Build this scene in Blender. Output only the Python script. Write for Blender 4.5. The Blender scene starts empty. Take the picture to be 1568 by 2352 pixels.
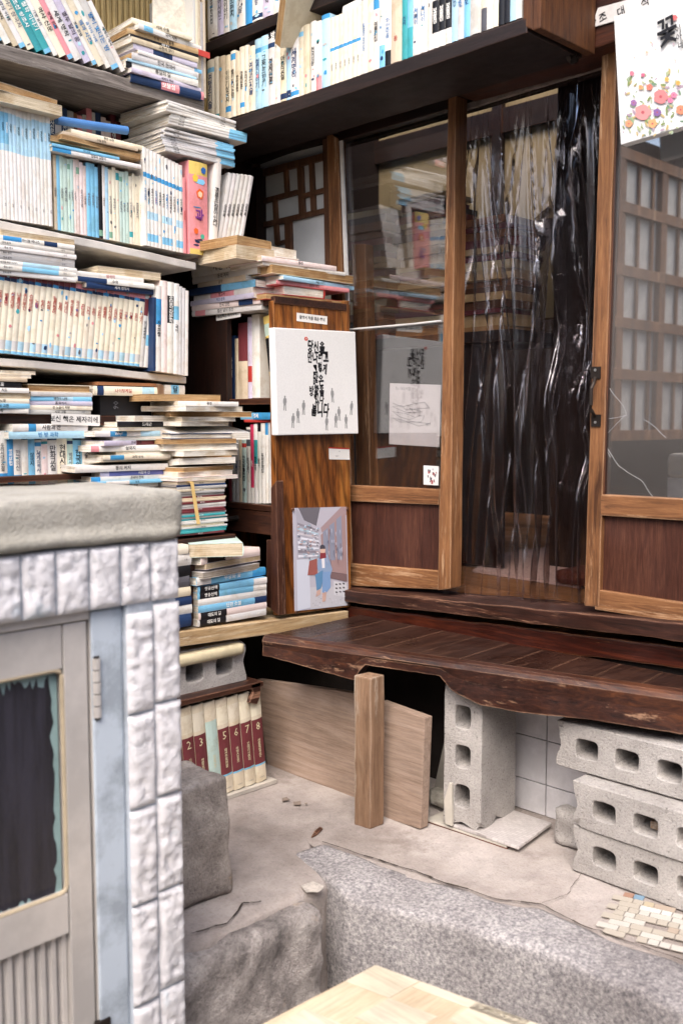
import bpy, bmesh, math, random
from mathutils import Vector, Matrix, noise
random.seed(7)
R = math.radians
sc = bpy.context.scene
COL = sc.collection

# ---------------------------------------------------------------- camera, sky, sun, exposure
CAMH, FPX = 1.10, 2290.0
PITCH = math.atan((1176 - 965) / FPX)
cd = bpy.data.cameras.new("camera"); cam = bpy.data.objects.new("camera", cd); COL.objects.link(cam)
cam.location = (0, 0, CAMH); cam.rotation_euler = (R(90) - PITCH, 0, R(45))
cd.sensor_fit = 'VERTICAL'; cd.sensor_height = 36; cd.lens = FPX / 2352 * 36
cd.clip_start = 0.02; cd.clip_end = 500
cd.dof.use_dof = True; cd.dof.focus_distance = 2.95; cd.dof.aperture_fstop = 3.2
sc.camera = cam
w = bpy.data.worlds.new("World"); sc.world = w; w.use_nodes = True
nt = w.node_tree; bg = nt.nodes['Background']
sky = nt.nodes.new('ShaderNodeTexSky'); sky.sky_type = 'NISHITA'; sky.sun_disc = False
SUN_EL, SUN_AZ = 50, 148      # azimuth measured from +Y towards +X
sky.sun_elevation = R(SUN_EL); sky.sun_rotation = R(SUN_AZ)
sky.air_density = 1.0; sky.dust_density = 4.0; sky.ozone_density = 1.0
nt.links.new(sky.outputs[0], bg.inputs[0]); bg.inputs[1].default_value = 0.15
sd = bpy.data.lights.new("sun", 'SUN'); sd.energy = 1.0; sd.angle = R(40); sd.color = (1, .965, .93)
sun = bpy.data.objects.new("sun", sd); COL.objects.link(sun)
_d = Vector((math.sin(R(SUN_AZ)) * math.cos(R(SUN_EL)), math.cos(R(SUN_AZ)) * math.cos(R(SUN_EL)), math.sin(R(SUN_EL))))
sun.rotation_euler = _d.to_track_quat('Z', 'Y').to_euler(); sun.location = (2, -3, 5)
vs = sc.view_settings; vs.view_transform = 'Standard'; vs.look = 'None'; vs.gamma = 1; vs.exposure = 1.38
sc.cycles.max_bounces = 8; sc.cycles.transparent_max_bounces = 16; sc.cycles.use_denoising = True

# ---------------------------------------------------------------- pixel -> plane (measurements in a 1568 x 2352 copy of the photo)
_fw = Vector((-math.sin(R(45)) * math.cos(PITCH), math.cos(R(45)) * math.cos(PITCH), -math.sin(PITCH)))
_rt = Vector((math.cos(R(45)), math.sin(R(45)), 0)); _up = _rt.cross(_fw)
_C = Vector((0, 0, CAMH))
def on(px, py, ax, v):
    r = _fw + _rt * ((px - 784) / FPX) - _up * ((py - 1176) / FPX)
    return _C + r * ((v - _C[ax]) / r[ax])
def PX(px, py, v): return on(px, py, 0, v)
def PY(px, py, v): return on(px, py, 1, v)
def PZ(px, py, v=0.0): return on(px, py, 2, v)

# ---------------------------------------------------------------- colour and materials
def hx(s):
    s = s.lstrip('#'); o = []
    for i in (0, 2, 4):
        c = int(s[i:i + 2], 16) / 255
        o.append(c / 12.92 if c <= .04045 else ((c + .055) / 1.055) ** 2.4)
    return tuple(o) + (1,)
class NT:
    def __init__(s, name):
        s.m = bpy.data.materials.new(name); s.m.use_nodes = True; s.t = s.m.node_tree
        s.b = s.t.nodes['Principled BSDF']; s.out = s.t.nodes['Material Output']
    def n(s, typ, **k):
        nd = s.t.nodes.new('ShaderNode' + typ)
        for a, v in k.items():
            if a.startswith('i_'):
                key = a[2:]; key = int(key) if key.isdigit() else key.replace('_', ' ')
                nd.inputs[key].default_value = v
            else: setattr(nd, a, v)
        return nd
    def l(s, a, b): s.t.links.new(a, b)
    def coord(s, scale=(1, 1, 1), rnd=True):
        tc = s.n('TexCoord'); mp = s.n('Mapping'); mp.inputs['Scale'].default_value = scale
        s.l(tc.outputs['Object'], mp.inputs['Vector'])
        if rnd:
            oi = s.n('ObjectInfo'); mm = s.n('Math', operation='MULTIPLY'); mm.inputs[1].default_value = 37
            s.l(oi.outputs['Random'], mm.inputs[0]); cb = s.n('CombineXYZ')
            for i in range(3): s.l(mm.outputs[0], cb.inputs[i])
            s.l(cb.outputs[0], mp.inputs['Location'])
        return mp.outputs[0]
    def noise(s, vec, scale, detail=5, rough=.6, dist=0):
        n = s.n('TexNoise'); n.inputs['Scale'].default_value = scale; n.inputs['Detail'].default_value = detail
        n.inputs['Roughness'].default_value = rough; n.inputs['Distortion'].default_value = dist
        s.l(vec, n.inputs['Vector']); q = s.n('Math', operation='MULTIPLY_ADD'); q.use_clamp = True
        q.inputs[1].default_value = 1.9; q.inputs[2].default_value = -.45; s.l(n.outputs['Fac'], q.inputs[0]); return q.outputs[0]
    def ramp(s, fac, stops):
        r = s.n('ValToRGB'); e = r.color_ramp.elements
        while len(e) < len(stops): e.new(.5)
        for i, (p, c) in enumerate(stops): e[i].position = p; e[i].color = c
        s.l(fac, r.inputs[0]); return r.outputs[0]
    def mix(s, fac, a, b, mode='MIX'):
        m = s.n('MixRGB', blend_type=mode)
        for sock, v in ((m.inputs[0], fac), (m.inputs[1], a), (m.inputs[2], b)):
            if hasattr(v, 'is_linked') or hasattr(v, 'links'): s.l(v, sock)
            else: sock.default_value = v
        return m.outputs[0]
    def bump(s, h, dist=.002, strength=1):
        b = s.n('Bump'); b.inputs['Distance'].default_value = dist; b.inputs['Strength'].default_value = strength
        s.l(h, b.inputs['Height']); s.l(b.outputs[0], s.b.inputs['Normal']); return b
    def col(s, c): s.l(c, s.b.inputs['Base Color'])
    def rough(s, v, spec=.5):
        if isinstance(v, float): s.b.inputs['Roughness'].default_value = v
        else: s.l(v, s.b.inputs['Roughness'])
        s.b.inputs['Specular IOR Level'].default_value = spec
G0, G1 = (0, 0, 0, 1), (1, 1, 1, 1)
def gray(v): return (v, v, v, 1)

_wood = {}
def wood(axis, dark, mid, light, rough=.5, wear=None, wearamt=.55, grain=1.0, rings=False, key='wood'):
    k = (axis, dark, mid, light, rough, wear, wearamt, grain, rings)
    if k in _wood: return _wood[k]
    n = NT(key + '_' + axis)
    s = {'x': (5, 75, 75), 'y': (75, 5, 75), 'z': (75, 75, 5)}[axis]
    v = n.coord(tuple(a * grain for a in s)); f1 = n.noise(v, 1.0, 8, .68, 1.2)
    sb = {'x': (1.2, 9, 9), 'y': (9, 1.2, 9), 'z': (9, 9, 1.2)}[axis]
    vb = n.coord(sb); fb_ = n.noise(vb, 1.0, 5, .6, .8)
    v2 = n.coord(tuple(a * grain * 3.4 for a in s)); f2 = n.noise(v2, 1.0, 4, .75)
    c = n.ramp(n.mix(.45, f1, fb_), [(.22, hx(dark)), (.5, hx(mid)), (.78, hx(light))])
    if rings:
        sw = {'x': (.35, 1.5, 1.5), 'y': (1.5, .35, 1.5), 'z': (1.5, 1.5, .35)}[axis]
        vr = n.coord(sw); wv = n.n('TexWave', wave_type='RINGS', rings_direction='SPHERICAL')
        wv.inputs['Scale'].default_value = 9; wv.inputs['Distortion'].default_value = 9; wv.inputs['Detail'].default_value = 3
        wv.inputs['Detail Scale'].default_value = .7
        n.l(vr, wv.inputs['Vector'])
        c = n.mix(.8, c, n.ramp(wv.outputs['Fac'], [(.0, gray(.38)), (.5, gray(1))]), 'MULTIPLY')
    c = n.mix(.5, c, n.ramp(f2, [(.2, gray(.5)), (.6, gray(1))]), 'MULTIPLY')
    v3 = n.coord((3, 3, 3)); f3 = n.noise(v3, 1.3, 6, .65)
    c = n.mix(.5, c, n.ramp(f3, [(.1, gray(.5)), (.7, gray(1.1))]), 'MULTIPLY')
    if wear:
        v4 = n.coord(tuple(a * .32 for a in s)); f4 = n.noise(v4, 1.0, 10, .8)
        wm = n.ramp(f4, [(wearamt, G0), (min(.99, wearamt + .12), gray(.85))])
        bv = n.n('Bevel', samples=4); bv.inputs['Radius'].default_value = .005; geo = n.n('NewGeometry')
        dp = n.n('VectorMath', operation='DOT_PRODUCT'); n.l(bv.outputs[0], dp.inputs[0]); n.l(geo.outputs['Normal'], dp.inputs[1])
        em = n.ramp(dp.outputs['Value'], [(.90, gray(.9)), (.985, G0)])
        em = n.mix(1.0, em, n.ramp(f4, [(.3, gray(.1)), (.6, G1)]), 'MULTIPLY')
        wm = n.mix(1.0, wm, em, 'LIGHTEN')
        c = n.mix(wm, c, hx(wear))
    n.col(c)
    rg = n.ramp(f3, [(.2, gray(max(.1, rough - .12))), (.8, gray(rough + .2))]); n.rough(rg, .35)
    h = n.mix(.5, f1, f2); n.bump(h, .0010, .7)
    _wood[k] = n.m; return n.m

def attr_mat(name, rough, spec, worn=True, amt=.5):
    n = NT(name); a = n.n('Attribute', attribute_name='Col'); c = a.outputs['Color']
    if worn:
        v = n.coord((18, 18, 18)); f = n.noise(v, 1.0, 6, .7)
        c = n.mix(amt, c, n.ramp(f, [(.3, hx('#c9b79c')), (.52, G1)]), 'MULTIPLY')
        v2 = n.coord((60, 60, 14)); f2 = n.noise(v2, 1.0, 5, .8)
        c = n.mix(n.ramp(f2, [(.86, G0), (.95, gray(.45))]), c, hx('#8a6a45'))
        v3 = n.coord((220, 220, 220)); n.bump(n.noise(v3, 1.0, 3), .0005, .5)
    n.col(c); n.rough(rough, spec); return n.m
M_BOOK = attr_mat('printed_cover', .42, .35, True, .32)
M_PRINT = attr_mat('printed_matter', .5, .3, False)
def plain(name, c, rough=.6, metal=0, spec=.4, var=.25, sc_=12, bmp=.0004):
    n = NT(name); v = n.coord((sc_,) * 3); f = n.noise(v, 1.0, 6, .65)
    n.col(n.mix(var, hx(c), n.ramp(f, [(.3, gray(.35)), (.65, gray(1.1))]), 'MULTIPLY'))
    n.rough(rough, spec); n.b.inputs['Metallic'].default_value = metal
    if bmp: n.bump(f, bmp, 1)
    return n.m
def pages(name, c, c2):
    n = NT(name); v = n.coord((900, 6, 6)); f = n.noise(v, 1.0, 3, .8)
    v2 = n.coord((14, 14, 14)); f2 = n.noise(v2, 1.0, 4, .6)
    c0 = n.ramp(f, [(.35, hx(c2)), (.6, hx(c))])
    n.col(n.mix(.5, c0, n.ramp(f2, [(.3, hx('#cdb48c')), (.6, G1)]), 'MULTIPLY')); n.rough(.8, .2); n.bump(f, .0008, .8); return n.m
M_PAGES = {'white': pages('page_edges_white', '#e9e4da', '#b9b1a3'), 'cream': pages('page_edges_cream', '#d6c8ae', '#a5947a'),
           'tan': pages('page_edges_tan', '#bd9c70', '#856545'), 'grey': pages('page_edges_grey', '#bdb4a8', '#857b70')}
INK = {k: plain('ink_' + k, c, .6, 0, .3, 0, 12, 0) for k, c in dict(black='#15151a', red='#a8322a', blue='#1f6fa8', white='#f2f0ea',
       grey='#6b6b70', gold='#d8cda8', navy='#27406a', green='#3d7a5c', purple='#7a3c86').items()}
def concrete(name, c1, c2, c3, scale=9, speck=.5, bmp=.003, rough=.9, stain=None):
    n = NT(name); v = n.coord((1, 1, 1), False)
    f = n.noise(v, scale * .35, 8, .65); g = n.noise(v, scale * 22, 3, .8); m = n.noise(v, scale * 2.2, 8, .7)
    c = n.ramp(f, [(.1, hx(c1)), (.5, hx(c2)), (.9, hx(c3))])
    c = n.mix(speck * .6, c, n.ramp(g, [(.1, gray(.4)), (.45, gray(1)), (.9, gray(1.12))]), 'MULTIPLY')
    c = n.mix(.4, c, n.ramp(m, [(.1, gray(.5)), (.6, gray(1.06))]), 'MULTIPLY')
    if stain:
        q = n.noise(v, 3.1, 9, .72); c = n.mix(n.ramp(q, [(.62, G0), (.78, gray(.7))]), c, hx(stain))
    n.col(c); n.rough(rough, .25); n.bump(n.mix(.5, g, m), bmp, 1); return n.m
def granite(name, big=False):
    n = NT(name); v = n.coord((1, 1, 1), False)
    a = n.noise(v, 120, 5, .75); b = n.noise(v, 300, 2, .6); cl = n.noise(v, 3.2, 5, .6)
    c = n.ramp(a, [(.15, hx('#66656a')), (.45, hx('#9c9a9c')), (.8, hx('#cfccca'))])
    c = n.mix(.35, c, n.ramp(b, [(.1, gray(.35)), (.55, gray(1.1))]), 'MULTIPLY')
    c = n.mix(.7, c, n.ramp(cl, [(.1, hx('#9a908e')), (.7, hx('#f4f0ee'))]), 'MULTIPLY')
    n.col(c); n.rough(.8, .3); n.bump(n.mix(.5, a, b), .002, 1); return n.m
def block_mat():
    n = NT('cinder_concrete'); v = n.coord((1, 1, 1), False)
    f = n.noise(v, 6, 6, .6); g = n.noise(v, 190, 3, .75); p = n.noise(v, 120, 2, .5)
    c = n.ramp(f, [(.1, hx('#96918d')), (.5, hx('#aca7a3')), (.9, hx('#bfbab6'))])
    c = n.mix(.55, c, n.ramp(g, [(.1, gray(.35)), (.5, gray(1)), (.9, gray(1.15))]), 'MULTIPLY')
    pit = n.ramp(p, [(.08, gray(.35)), (.22, G1)]); c = n.mix(.85, c, pit, 'MULTIPLY')
    n.col(c); n.rough(.95, .15); n.bump(n.mix(.5, g, pit), .004, 1); return n.m
M_BLOCK = block_mat() if 1 else concrete('cinder_concrete', '#9a9693', '#b0aca8', '#c2beba', 14, .7, .0035)
M_CONC = concrete('worn_concrete', '#7a706a', '#a49a94', '#c0b7b2', 6, .6, .004, stain='#857a73')
def rough_mat(name, d, m_, l, st, b=.008):
    n = NT(name); v = n.coord((1, 1, 1), False)
    f = n.noise(v, 4.5, 9, .7, .4); g = n.noise(v, 150, 3, .8); q = n.noise(v, 22, 8, .75); w_ = n.noise(v, 7, 7, .7)
    c = n.ramp(f, [(.25, hx(d)), (.5, hx(m_)), (.72, hx(l))])
    c = n.mix(n.ramp(w_, [(.68, G0), (.8, gray(.8))]), c, hx(st))
    c = n.mix(.6, c, n.ramp(q, [(.1, gray(.4)), (.55, gray(1.05))]), 'MULTIPLY')
    c = n.mix(.5, c, n.ramp(g, [(.15, gray(.35)), (.5, gray(1)), (.9, gray(1.15))]), 'MULTIPLY')
    n.col(c); n.rough(.92, .2); n.bump(n.mix(.5, g, q), b, 1); return n.m
M_STEP = rough_mat('stained_concrete', '#6a6563', '#a39b97', '#cdc5c0', '#bfae9e')
M_ROCK = rough_mat('rough_stone', '#857c76', '#a49a92', '#bdb3aa', '#b3a088', .005)
M_CAP = concrete('mossy_concrete', '#807c72', '#a29e94', '#bebab2', 7, .6, .004, stain='#85806f')
M_GRAN = granite('granite')

# ---------------------------------------------------------------- mesh helpers
class MB:
    def __init__(s): s.v = []; s.f = []; s.c = []
    def face(s, pts, col=None):
        i = len(s.v); s.v += [Vector(p) for p in pts]; s.f.append(tuple(range(i, i + len(pts)))); s.c.append(col)
    def hexa(s, p, col=None):     # p: 4 base points then 4 top points
        i = len(s.v); s.v += [Vector(q) for q in p]
        for a in ((3, 2, 1, 0), (4, 5, 6, 7), (0, 1, 5, 4), (1, 2, 6, 5), (2, 3, 7, 6), (3, 0, 4, 7)):
            s.f.append(tuple(i + k for k in a)); s.c.append(col)
        return s
    def box(s, x0, y0, z0, x1, y1, z1, col=None):
        return s.hexa([(x0, y0, z0), (x1, y0, z0), (x1, y1, z0), (x0, y1, z0), (x0, y0, z1), (x1, y0, z1), (x1, y1, z1), (x0, y1, z1)], col)
    def prism(s, poly, vec, col=None):
        n = len(poly); i = len(s.v); vec = Vector(vec); s.v += [Vector(q) for q in poly] + [Vector(q) + vec for q in poly]
        s.f.append(tuple(i + k for k in range(n))); s.f.append(tuple(i + n + k for k in reversed(range(n)))); s.c += [col, col]
        for k in range(n):
            s.f.append((i + k, i + n + k, i + n + (k + 1) % n, i + (k + 1) % n)); s.c.append(col)
        return s
    def bar(s, y, px, depth, col=None):          # a piece of the facade: image corners on the plane y, with its own depth
        return s.prism([PY(a, b, y) for a, b in px], (0, depth, 0), col)
    def barx(s, x, px, depth, col=None):
        return s.prism([PX(a, b, x) for a, b in px], (-depth, 0, 0), col)
    def tube(s, path, r, seg=8, col=None):
        path = [Vector(p) for p in path]; rings = []
        for k, p in enumerate(path):
            d = (path[min(k + 1, len(path) - 1)] - path[max(k - 1, 0)]).normalized()
            a = d.orthogonal().normalized() if abs(d.z) > .9 else d.cross(Vector((0, 0, 1))).normalized(); b = d.cross(a)
            rr = r[k] if isinstance(r, (list, tuple)) else r
            rings.append([p + (a * math.cos(t) + b * math.sin(t)) * rr for t in [2 * math.pi * j / seg for j in range(seg)]])
        i = len(s.v)
        for q in rings: s.v += q
        for k in range(len(rings) - 1):
            for j in range(seg):
                a0 = i + k * seg + j; a1 = i + k * seg + (j + 1) % seg
                s.f.append((a0, a1, a1 + seg, a0 + seg)); s.c.append(col)
        s.f.append(tuple(i + j for j in reversed(range(seg)))); s.f.append(tuple(i + (len(rings) - 1) * seg + j for j in range(seg))); s.c += [col, col]
        return s
WL = {}
def props(o, label=None, cat=None, group=None, kind=None):
    if label: o['label'] = label
    if cat: o['category'] = cat
    if group: o['group'] = group
    if kind: o['kind'] = kind
    return o
def thing(name, label, cat, loc, group=None):
    o = bpy.data.objects.new(name, None); o.empty_display_size = .05; COL.objects.link(o); o.location = loc; WL[o.name] = Vector(loc)
    return props(o, label, cat, group)
def build(name, mb, mat, parent=None, label=None, cat=None, group=None, kind=None, bevel=0, wob=None, smooth=False, local=None, rough=None):
    """link mb as one mesh object; a top-level mesh gets its origin at its base"""
    me = bpy.data.meshes.new(name)
    bm = bmesh.new(); cl = bm.loops.layers.float_color.new('Col') if any(c is not None for c in mb.c) else None
    vv = [bm.verts.new(p) for p in mb.v]
    for f, c in zip(mb.f, mb.c):
        try: q = bm.faces.new([vv[k] for k in f])
        except ValueError: continue
        if cl:
            for lp in q.loops: lp[cl] = c if c else (1, 1, 1, 1)
    bmesh.ops.recalc_face_normals(bm, faces=bm.faces)
    if bevel:
        es = [e for e in bm.edges if e.is_manifold and e.calc_face_angle(0) > .5]
        bmesh.ops.bevel(bm, geom=es, offset=bevel, segments=2, affect='EDGES', profile=.6, clamp_overlap=True)
    if wob:                       # (axis, step, amplitude, frequency)
        for ax, st, amp, fr in wob:
            zs = [v.co[ax] for v in bm.verts]; a, b = min(zs), max(zs); k = a + st; nrm = [0, 0, 0]; nrm[ax] = 1
            while k < b - st * .3:
                bmesh.ops.bisect_plane(bm, geom=bm.verts[:] + bm.edges[:] + bm.faces[:], plane_co=[k if q == ax else 0 for q in range(3)], plane_no=nrm); k += st
        amp, fr = wob[0][2], wob[0][3]
        for v in bm.verts: v.co += noise.noise_vector(v.co * fr) * amp + noise.noise_vector(v.co * fr * 3.7) * amp * .35
    if rough:                     # (amplitude, frequency)
        for v in bm.verts: v.co += noise.turbulence_vector(v.co * rough[1], 4, False) * rough[0]
    bm.to_mesh(me); bm.free()
    if cl is not None: pass
    if local is None:
        if parent is None:
            xs = [v.co for v in me.vertices]
            org = Vector(((min(p.x for p in xs) + max(p.x for p in xs)) / 2, (min(p.y for p in xs) + max(p.y for p in xs)) / 2, min(p.z for p in xs)))
        else: org = WL.get(parent.name, Vector())
        me.transform(Matrix.Translation(-org))
    o = bpy.data.objects.new(name, me); COL.objects.link(o)
    if mat: me.materials.append(mat)
    if parent is not None: o.parent = parent; WL[o.name] = WL.get(parent.name, Vector())
    elif local is None: o.location = org; WL[o.name] = org
    if smooth:
        for p in me.polygons: p.use_smooth = True
    return props(o, label, cat, group, kind)

_tc = {}
def text_mesh(body, ink, off=0.0, line=1.0, align='CENTER'):
    k = (body, ink, off, line, align)
    if k in _tc: return _tc[k]
    cu = bpy.data.curves.new('lettering', 'FONT'); cu.body = body; cu.size = 1; cu.align_x = align; cu.align_y = 'CENTER'
    cu.resolution_u = 1; cu.offset = off; cu.space_line = line
    o = bpy.data.objects.new('lettering', cu); COL.objects.link(o)
    dg = bpy.context.evaluated_depsgraph_get(); me = bpy.data.meshes.new_from_object(o.evaluated_get(dg))
    bpy.data.objects.remove(o); bpy.data.curves.remove(cu)
    me.name = 'lettering'; me.materials.clear(); me.materials.append(INK[ink] if isinstance(ink, str) else ink)
    _tc[k] = me; return me
AX_X = Matrix(((0, 0, 1, 0), (1, 0, 0, 0), (0, 1, 0, 0), (0, 0, 0, 1)))     # reads on a surface facing +X
AX_Y = Matrix(((1, 0, 0, 0), (0, 0, -1, 0), (0, 1, 0, 0), (0, 0, 0, 1)))    # reads on a surface facing -Y
def letter(parent, body, ink, pos, size, frame, rot=0, off=0.0, line=1.0, sx=1.0, name='lettering', align='CENTER'):
    o = bpy.data.objects.new(name, text_mesh(body, ink, off, line, align)); COL.objects.link(o); o.parent = parent
    o.matrix_local = Matrix.Translation(Vector(pos) - WL.get(parent.name, Vector())) @ frame @ Matrix.Rotation(rot, 4, 'Z') @ Matrix.Diagonal((size * sx, size, size, 1))
    return o

# ---------------------------------------------------------------- materials for the setting
W_DOOR = lambda a: wood(a, '#482c1b', '#7f5535', '#9c6f48', .55, '#ba9674', .62)
W_DARK = lambda a: wood(a, '#0c0604', '#1d0e09', '#2c160e', .5, '#4a2c1c', .78)
W_SILL = lambda a: wood(a, '#1a0d09', '#3a2018', '#553424', .5, '#97705a', .62)
W_BENCH = lambda a: wood(a, '#170c09', '#2f1d17', '#462e24', .28, '#7a5a48', .72)
W_PANEL = lambda a: wood(a, '#301a14', '#4a2a20', '#603c2d', .45, '#806258', .80, grain=1.6)
W_CASE = lambda a: wood(a, '#341709', '#824a1c', '#b07638', .42, '#b08050', .8, rings=True)
W_CASE2 = lambda a: wood(a, '#150906', '#331a10', '#4c2b1a', .5, '#7a4e34', .76)
W_PALE = lambda a: wood(a, '#8a7464', '#a28c7c', '#b39e90', .7, None, grain=.6)
W_POST = lambda a: wood(a, '#6e5440', '#8e7058', '#a38b74', .7, '#b0a292', .58)
W_GREY = lambda a: wood(a, '#4c4540', '#837a73', '#a0978f', .8, '#b4aca4', .66)
M_WHITEBOARD = plain('painted_shelf_white', '#cdc7c0', .6, 0, .3, .35, 9)
M_METAL = plain('aluminium', '#ccc7c3', .42, .35, .5, .25, 5, .0002)
M_IRON = plain('old_iron', '#3c3531', .5, .8, .5, .4, 40)
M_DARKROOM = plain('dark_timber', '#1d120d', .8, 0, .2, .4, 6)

# ================================================================ SETTING
m = MB(); m.box(-60, -60, -.42, 60, 60, -.40); build('ground', m, concrete('alley_ground', '#6b6661', '#85807a', '#9a948d', 4, .5, .003), kind='structure')

# platform of worn concrete (two arms meeting at the corner), finely divided so its edge can be uneven
def slab(poly, z0, z1, mat, name, step=.03, amp=.006, fr=9, bev=.02, kind='structure', **k):
    m = MB(); m.prism([(p[0], p[1], z0) for p in poly], (0, 0, z1 - z0))
    return build(name, m, mat, kind=kind, bevel=bev, wob=[(0, step, amp, fr), (1, step, amp, fr), (2, step * 1.5, amp, fr)], smooth=True, **k)
gf = [(792, 2062), (905, 2092), (1060, 2128), (1229, 2182), (1541, 2311)]
gfw = [PZ(*p) for p in gf]; gfw.append(gfw[-1] + (gfw[-1] - gfw[0]) * 1.2)
gb = [(745, 1940), (856, 1982), (941, 2011), (1004, 2030), (1141, 2075), (1241, 2087), (1341, 2135), (1568, 2215)]
gbw = [PZ(*p) for p in gb]; gbw.append(gbw[-1] + (gfw[-1] - gfw[-2]) * 1.05)
plat = [(-1.63, .3), (-1.63, 1.19), (-1.645, 1.60)] + [(p.x - .0, p.y - .03) for p in gbw] + [(gbw[-1].x, 2.45), (-3.2, 2.45), (-3.2, .3)]
slab(plat, -.40, 0, M_CONC, 'platform', .06, .004, 7, .018)
# stained front of the left step (a rougher facing cast against the platform)
m = MB(); m.prism([(-1.62, .9, -.40), (-1.59, 1.2, -.40), (-1.585, 1.53, -.40), (-1.70, 1.56, -.40), (-1.70, .9, -.40)], (0, 0, .385))
build('step', m, M_STEP, kind='structure', bevel=.03, wob=[(1, .02, .012, 14), (2, .02, .012, 14)], smooth=True)
# granite kerb
gp = [(p.x, p.y) for p in gfw] + [(p.x, p.y) for p in reversed(gbw)] + [(PZ(668, 1962).x, PZ(668, 1962).y), (PZ(745, 2020).x, PZ(745, 2020).y)]
slab(gp, -.40, .006, M_GRAN, 'kerb', .035, .009, 8, .016)
# mosaic tile patch at the right
mos = MB(); a = PZ(1398, 2140); ux = Vector((.96, .28, 0)); uy = Vector((-.28, .96, 0))
cols = ['#bdb8b0'] * 8 + ['#aea69a'] * 6 + ['#a8998a', '#9a7866', '#7c8a7e', '#7590a4', '#b0a48c', '#c9c6c0', '#c9c6c0']
mrnd = random.Random(4); m = MB()
for i in range(24):
    for j in range(9):
        wide = mrnd.random() < .5
        for hh in ((0,) if wide else (0, 1)):
            p = a + ux * (i * .047 + hh * .0235 - .01 - (j % 2) * .02) + uy * (j * .0235 - .02)
            if p.y < gbw[-2].y + (p.x - gbw[-2].x) * .33 - .012 or p.y > 2.035: continue
            if mrnd.random() < .06: continue
            wv = .045 if wide else .0215
            q = [p, p + ux * wv, p + ux * wv + uy * .0215, p + uy * .0215]
            m.prism([(t.x, t.y, .0040) for t in q], (0, 0, .0016), hx(mrnd.choice(cols)))
build('mosaic_paving', m, M_PRINT, kind='structure')
# cracks, patches and stains on the platform
def flat_patch(pts, col, z=.0055, name='concrete_patch', mat=None):
    m = MB(); c = sum((PZ(*p) for p in pts), Vector()) / len(pts); ring = []
    for i, p in enumerate(pts):
        q0, q1 = PZ(*p), PZ(*pts[(i + 1) % len(pts)])
        for t in (0, .25, .5, .75):
            q = q0.lerp(q1, t); ring.append(q + noise.noise_vector(q * 30) * .008)
    m.prism([(q.x, q.y, z) for q in ring], (0, 0, .0004)); return build(name, m, mat or plain('stain', col, .9, 0, .2, .5, 60), kind='structure')
def crack(pts, wd=.003, name='ground_crack'):
    m = MB(); pp = []
    for i in range(len(pts) - 1):
        q0, q1 = PZ(*pts[i]), PZ(*pts[i + 1]); n = 6
        for t in range(n): q = q0.lerp(q1, t / n); pp.append(q + noise.noise_vector(q * 45) * .006)
    pp.append(PZ(*pts[-1]))
    for i in range(len(pp) - 1):
        d = (pp[i + 1] - pp[i]).normalized().cross(Vector((0, 0, 1))); a_ = wd * (.4 + abs(noise.noise(pp[i] * 40)) * 1.6)
        m.face([(pp[i] - d * a_).xy.to_3d() + Vector((0, 0, .006)), (pp[i] + d * a_).xy.to_3d() + Vector((0, 0, .006)),
                (pp[i + 1] + d * a_).xy.to_3d() + Vector((0, 0, .006)), (pp[i + 1] - d * a_).xy.to_3d() + Vector((0, 0, .006))])
    build(name, m, INK['black'], kind='structure')
M_CRACK = plain('crack', '#3a322c', .9, 0, .1, .2)
INK_B = INK['black']; INK['black'] = M_CRACK
crack([(741, 1938), (856, 1976), (945, 2003), (1004, 2026), (1141, 2071), (1241, 2082)]); crack([(1241, 2082), (1330, 2128), (1420, 2160), (1568, 2212)], .0022)
crack([(1245, 2080), (1300, 2060), (1330, 2015), (1345, 1985)], .0007); crack([(440, 2150), (520, 2125), (560, 2080), (600, 2075)], .0025)
crack([(1380, 1955), (1410, 1900)], .0005)
INK['black'] = INK_B
st = plain('damp_stain', '#85776c', .8, 0, .3, .3, 60)
for pts in ([(645, 1838), (660, 1835), (668, 1842), (650, 1846)], [(672, 1846), (690, 1844), (688, 1852), (675, 1852)], [(697, 1850), (706, 1849), (703, 1854)],
            ):
    flat_patch(pts, '', .0058, 'damp_stain', st)
flat_patch([(694, 2040), (722, 2030), (740, 2042), (728, 2056), (702, 2056)], '', .0062, 'paint_spill', plain('pale_spill', '#bfb7ae', .8, 0, .2, .4, 90))
m = MB(); q = PZ(715, 1925, .003); m.prism([q, PZ(728, 1918, .003), PZ(741, 1905, .003), PZ(734, 1902, .003), PZ(722, 1912, .003)], (0, 0, .004))
build('wood_splinter', m, W_SILL('x'), label='small dark wood splinter lying on the concrete before the post', cat='splinter')

# the rough squared stone beside the shed wall
m = MB(); m.box(-1.93, 1.17, 0, -1.765, 1.40, .282)
build('rough_stone', m, M_ROCK, label='rough squared brown stone standing on the platform beside the tiled pier', cat='stone', bevel=.014,
      wob=[(0, .02, .012, 9), (1, .02, .012, 9), (2, .02, .012, 9)], smooth=True)

# ---------------------------------------------------------------- facade: back wall and roof
YD = 2.27
fac = thing('shop_building', 'old timber shop front with dark beams and white tiles under the bench', 'building', (-1.8, 2.35, 0))
# tiled base wall under the bench
m = MB(); m.box(-3.2, 2.312, 0, 1.2, 2.42, .50); build('base_wall', m, plain('tile_grout', '#2a2421', .9, 0, .2, .3), fac)
tl = MB(); trnd = random.Random(2)
x = -1.80  # no tiles further left: bare dark backing stands in for the shade there
while x < 1.2:
    z = -.035
    while z < .46:
        z0 = max(z, .001); tl.box(x + .002, 2.300 + trnd.random() * .002, z0 + .001, x + .148, 2.314, min(z + .124, .49)); z += .126
    x += .15
build('wall_tile', tl, plain('glazed_tile', '#dad7d9', .22, 0, .5, .3, 7, .0002), fac, bevel=.0012)['kind'] = 'stuff'
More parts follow.
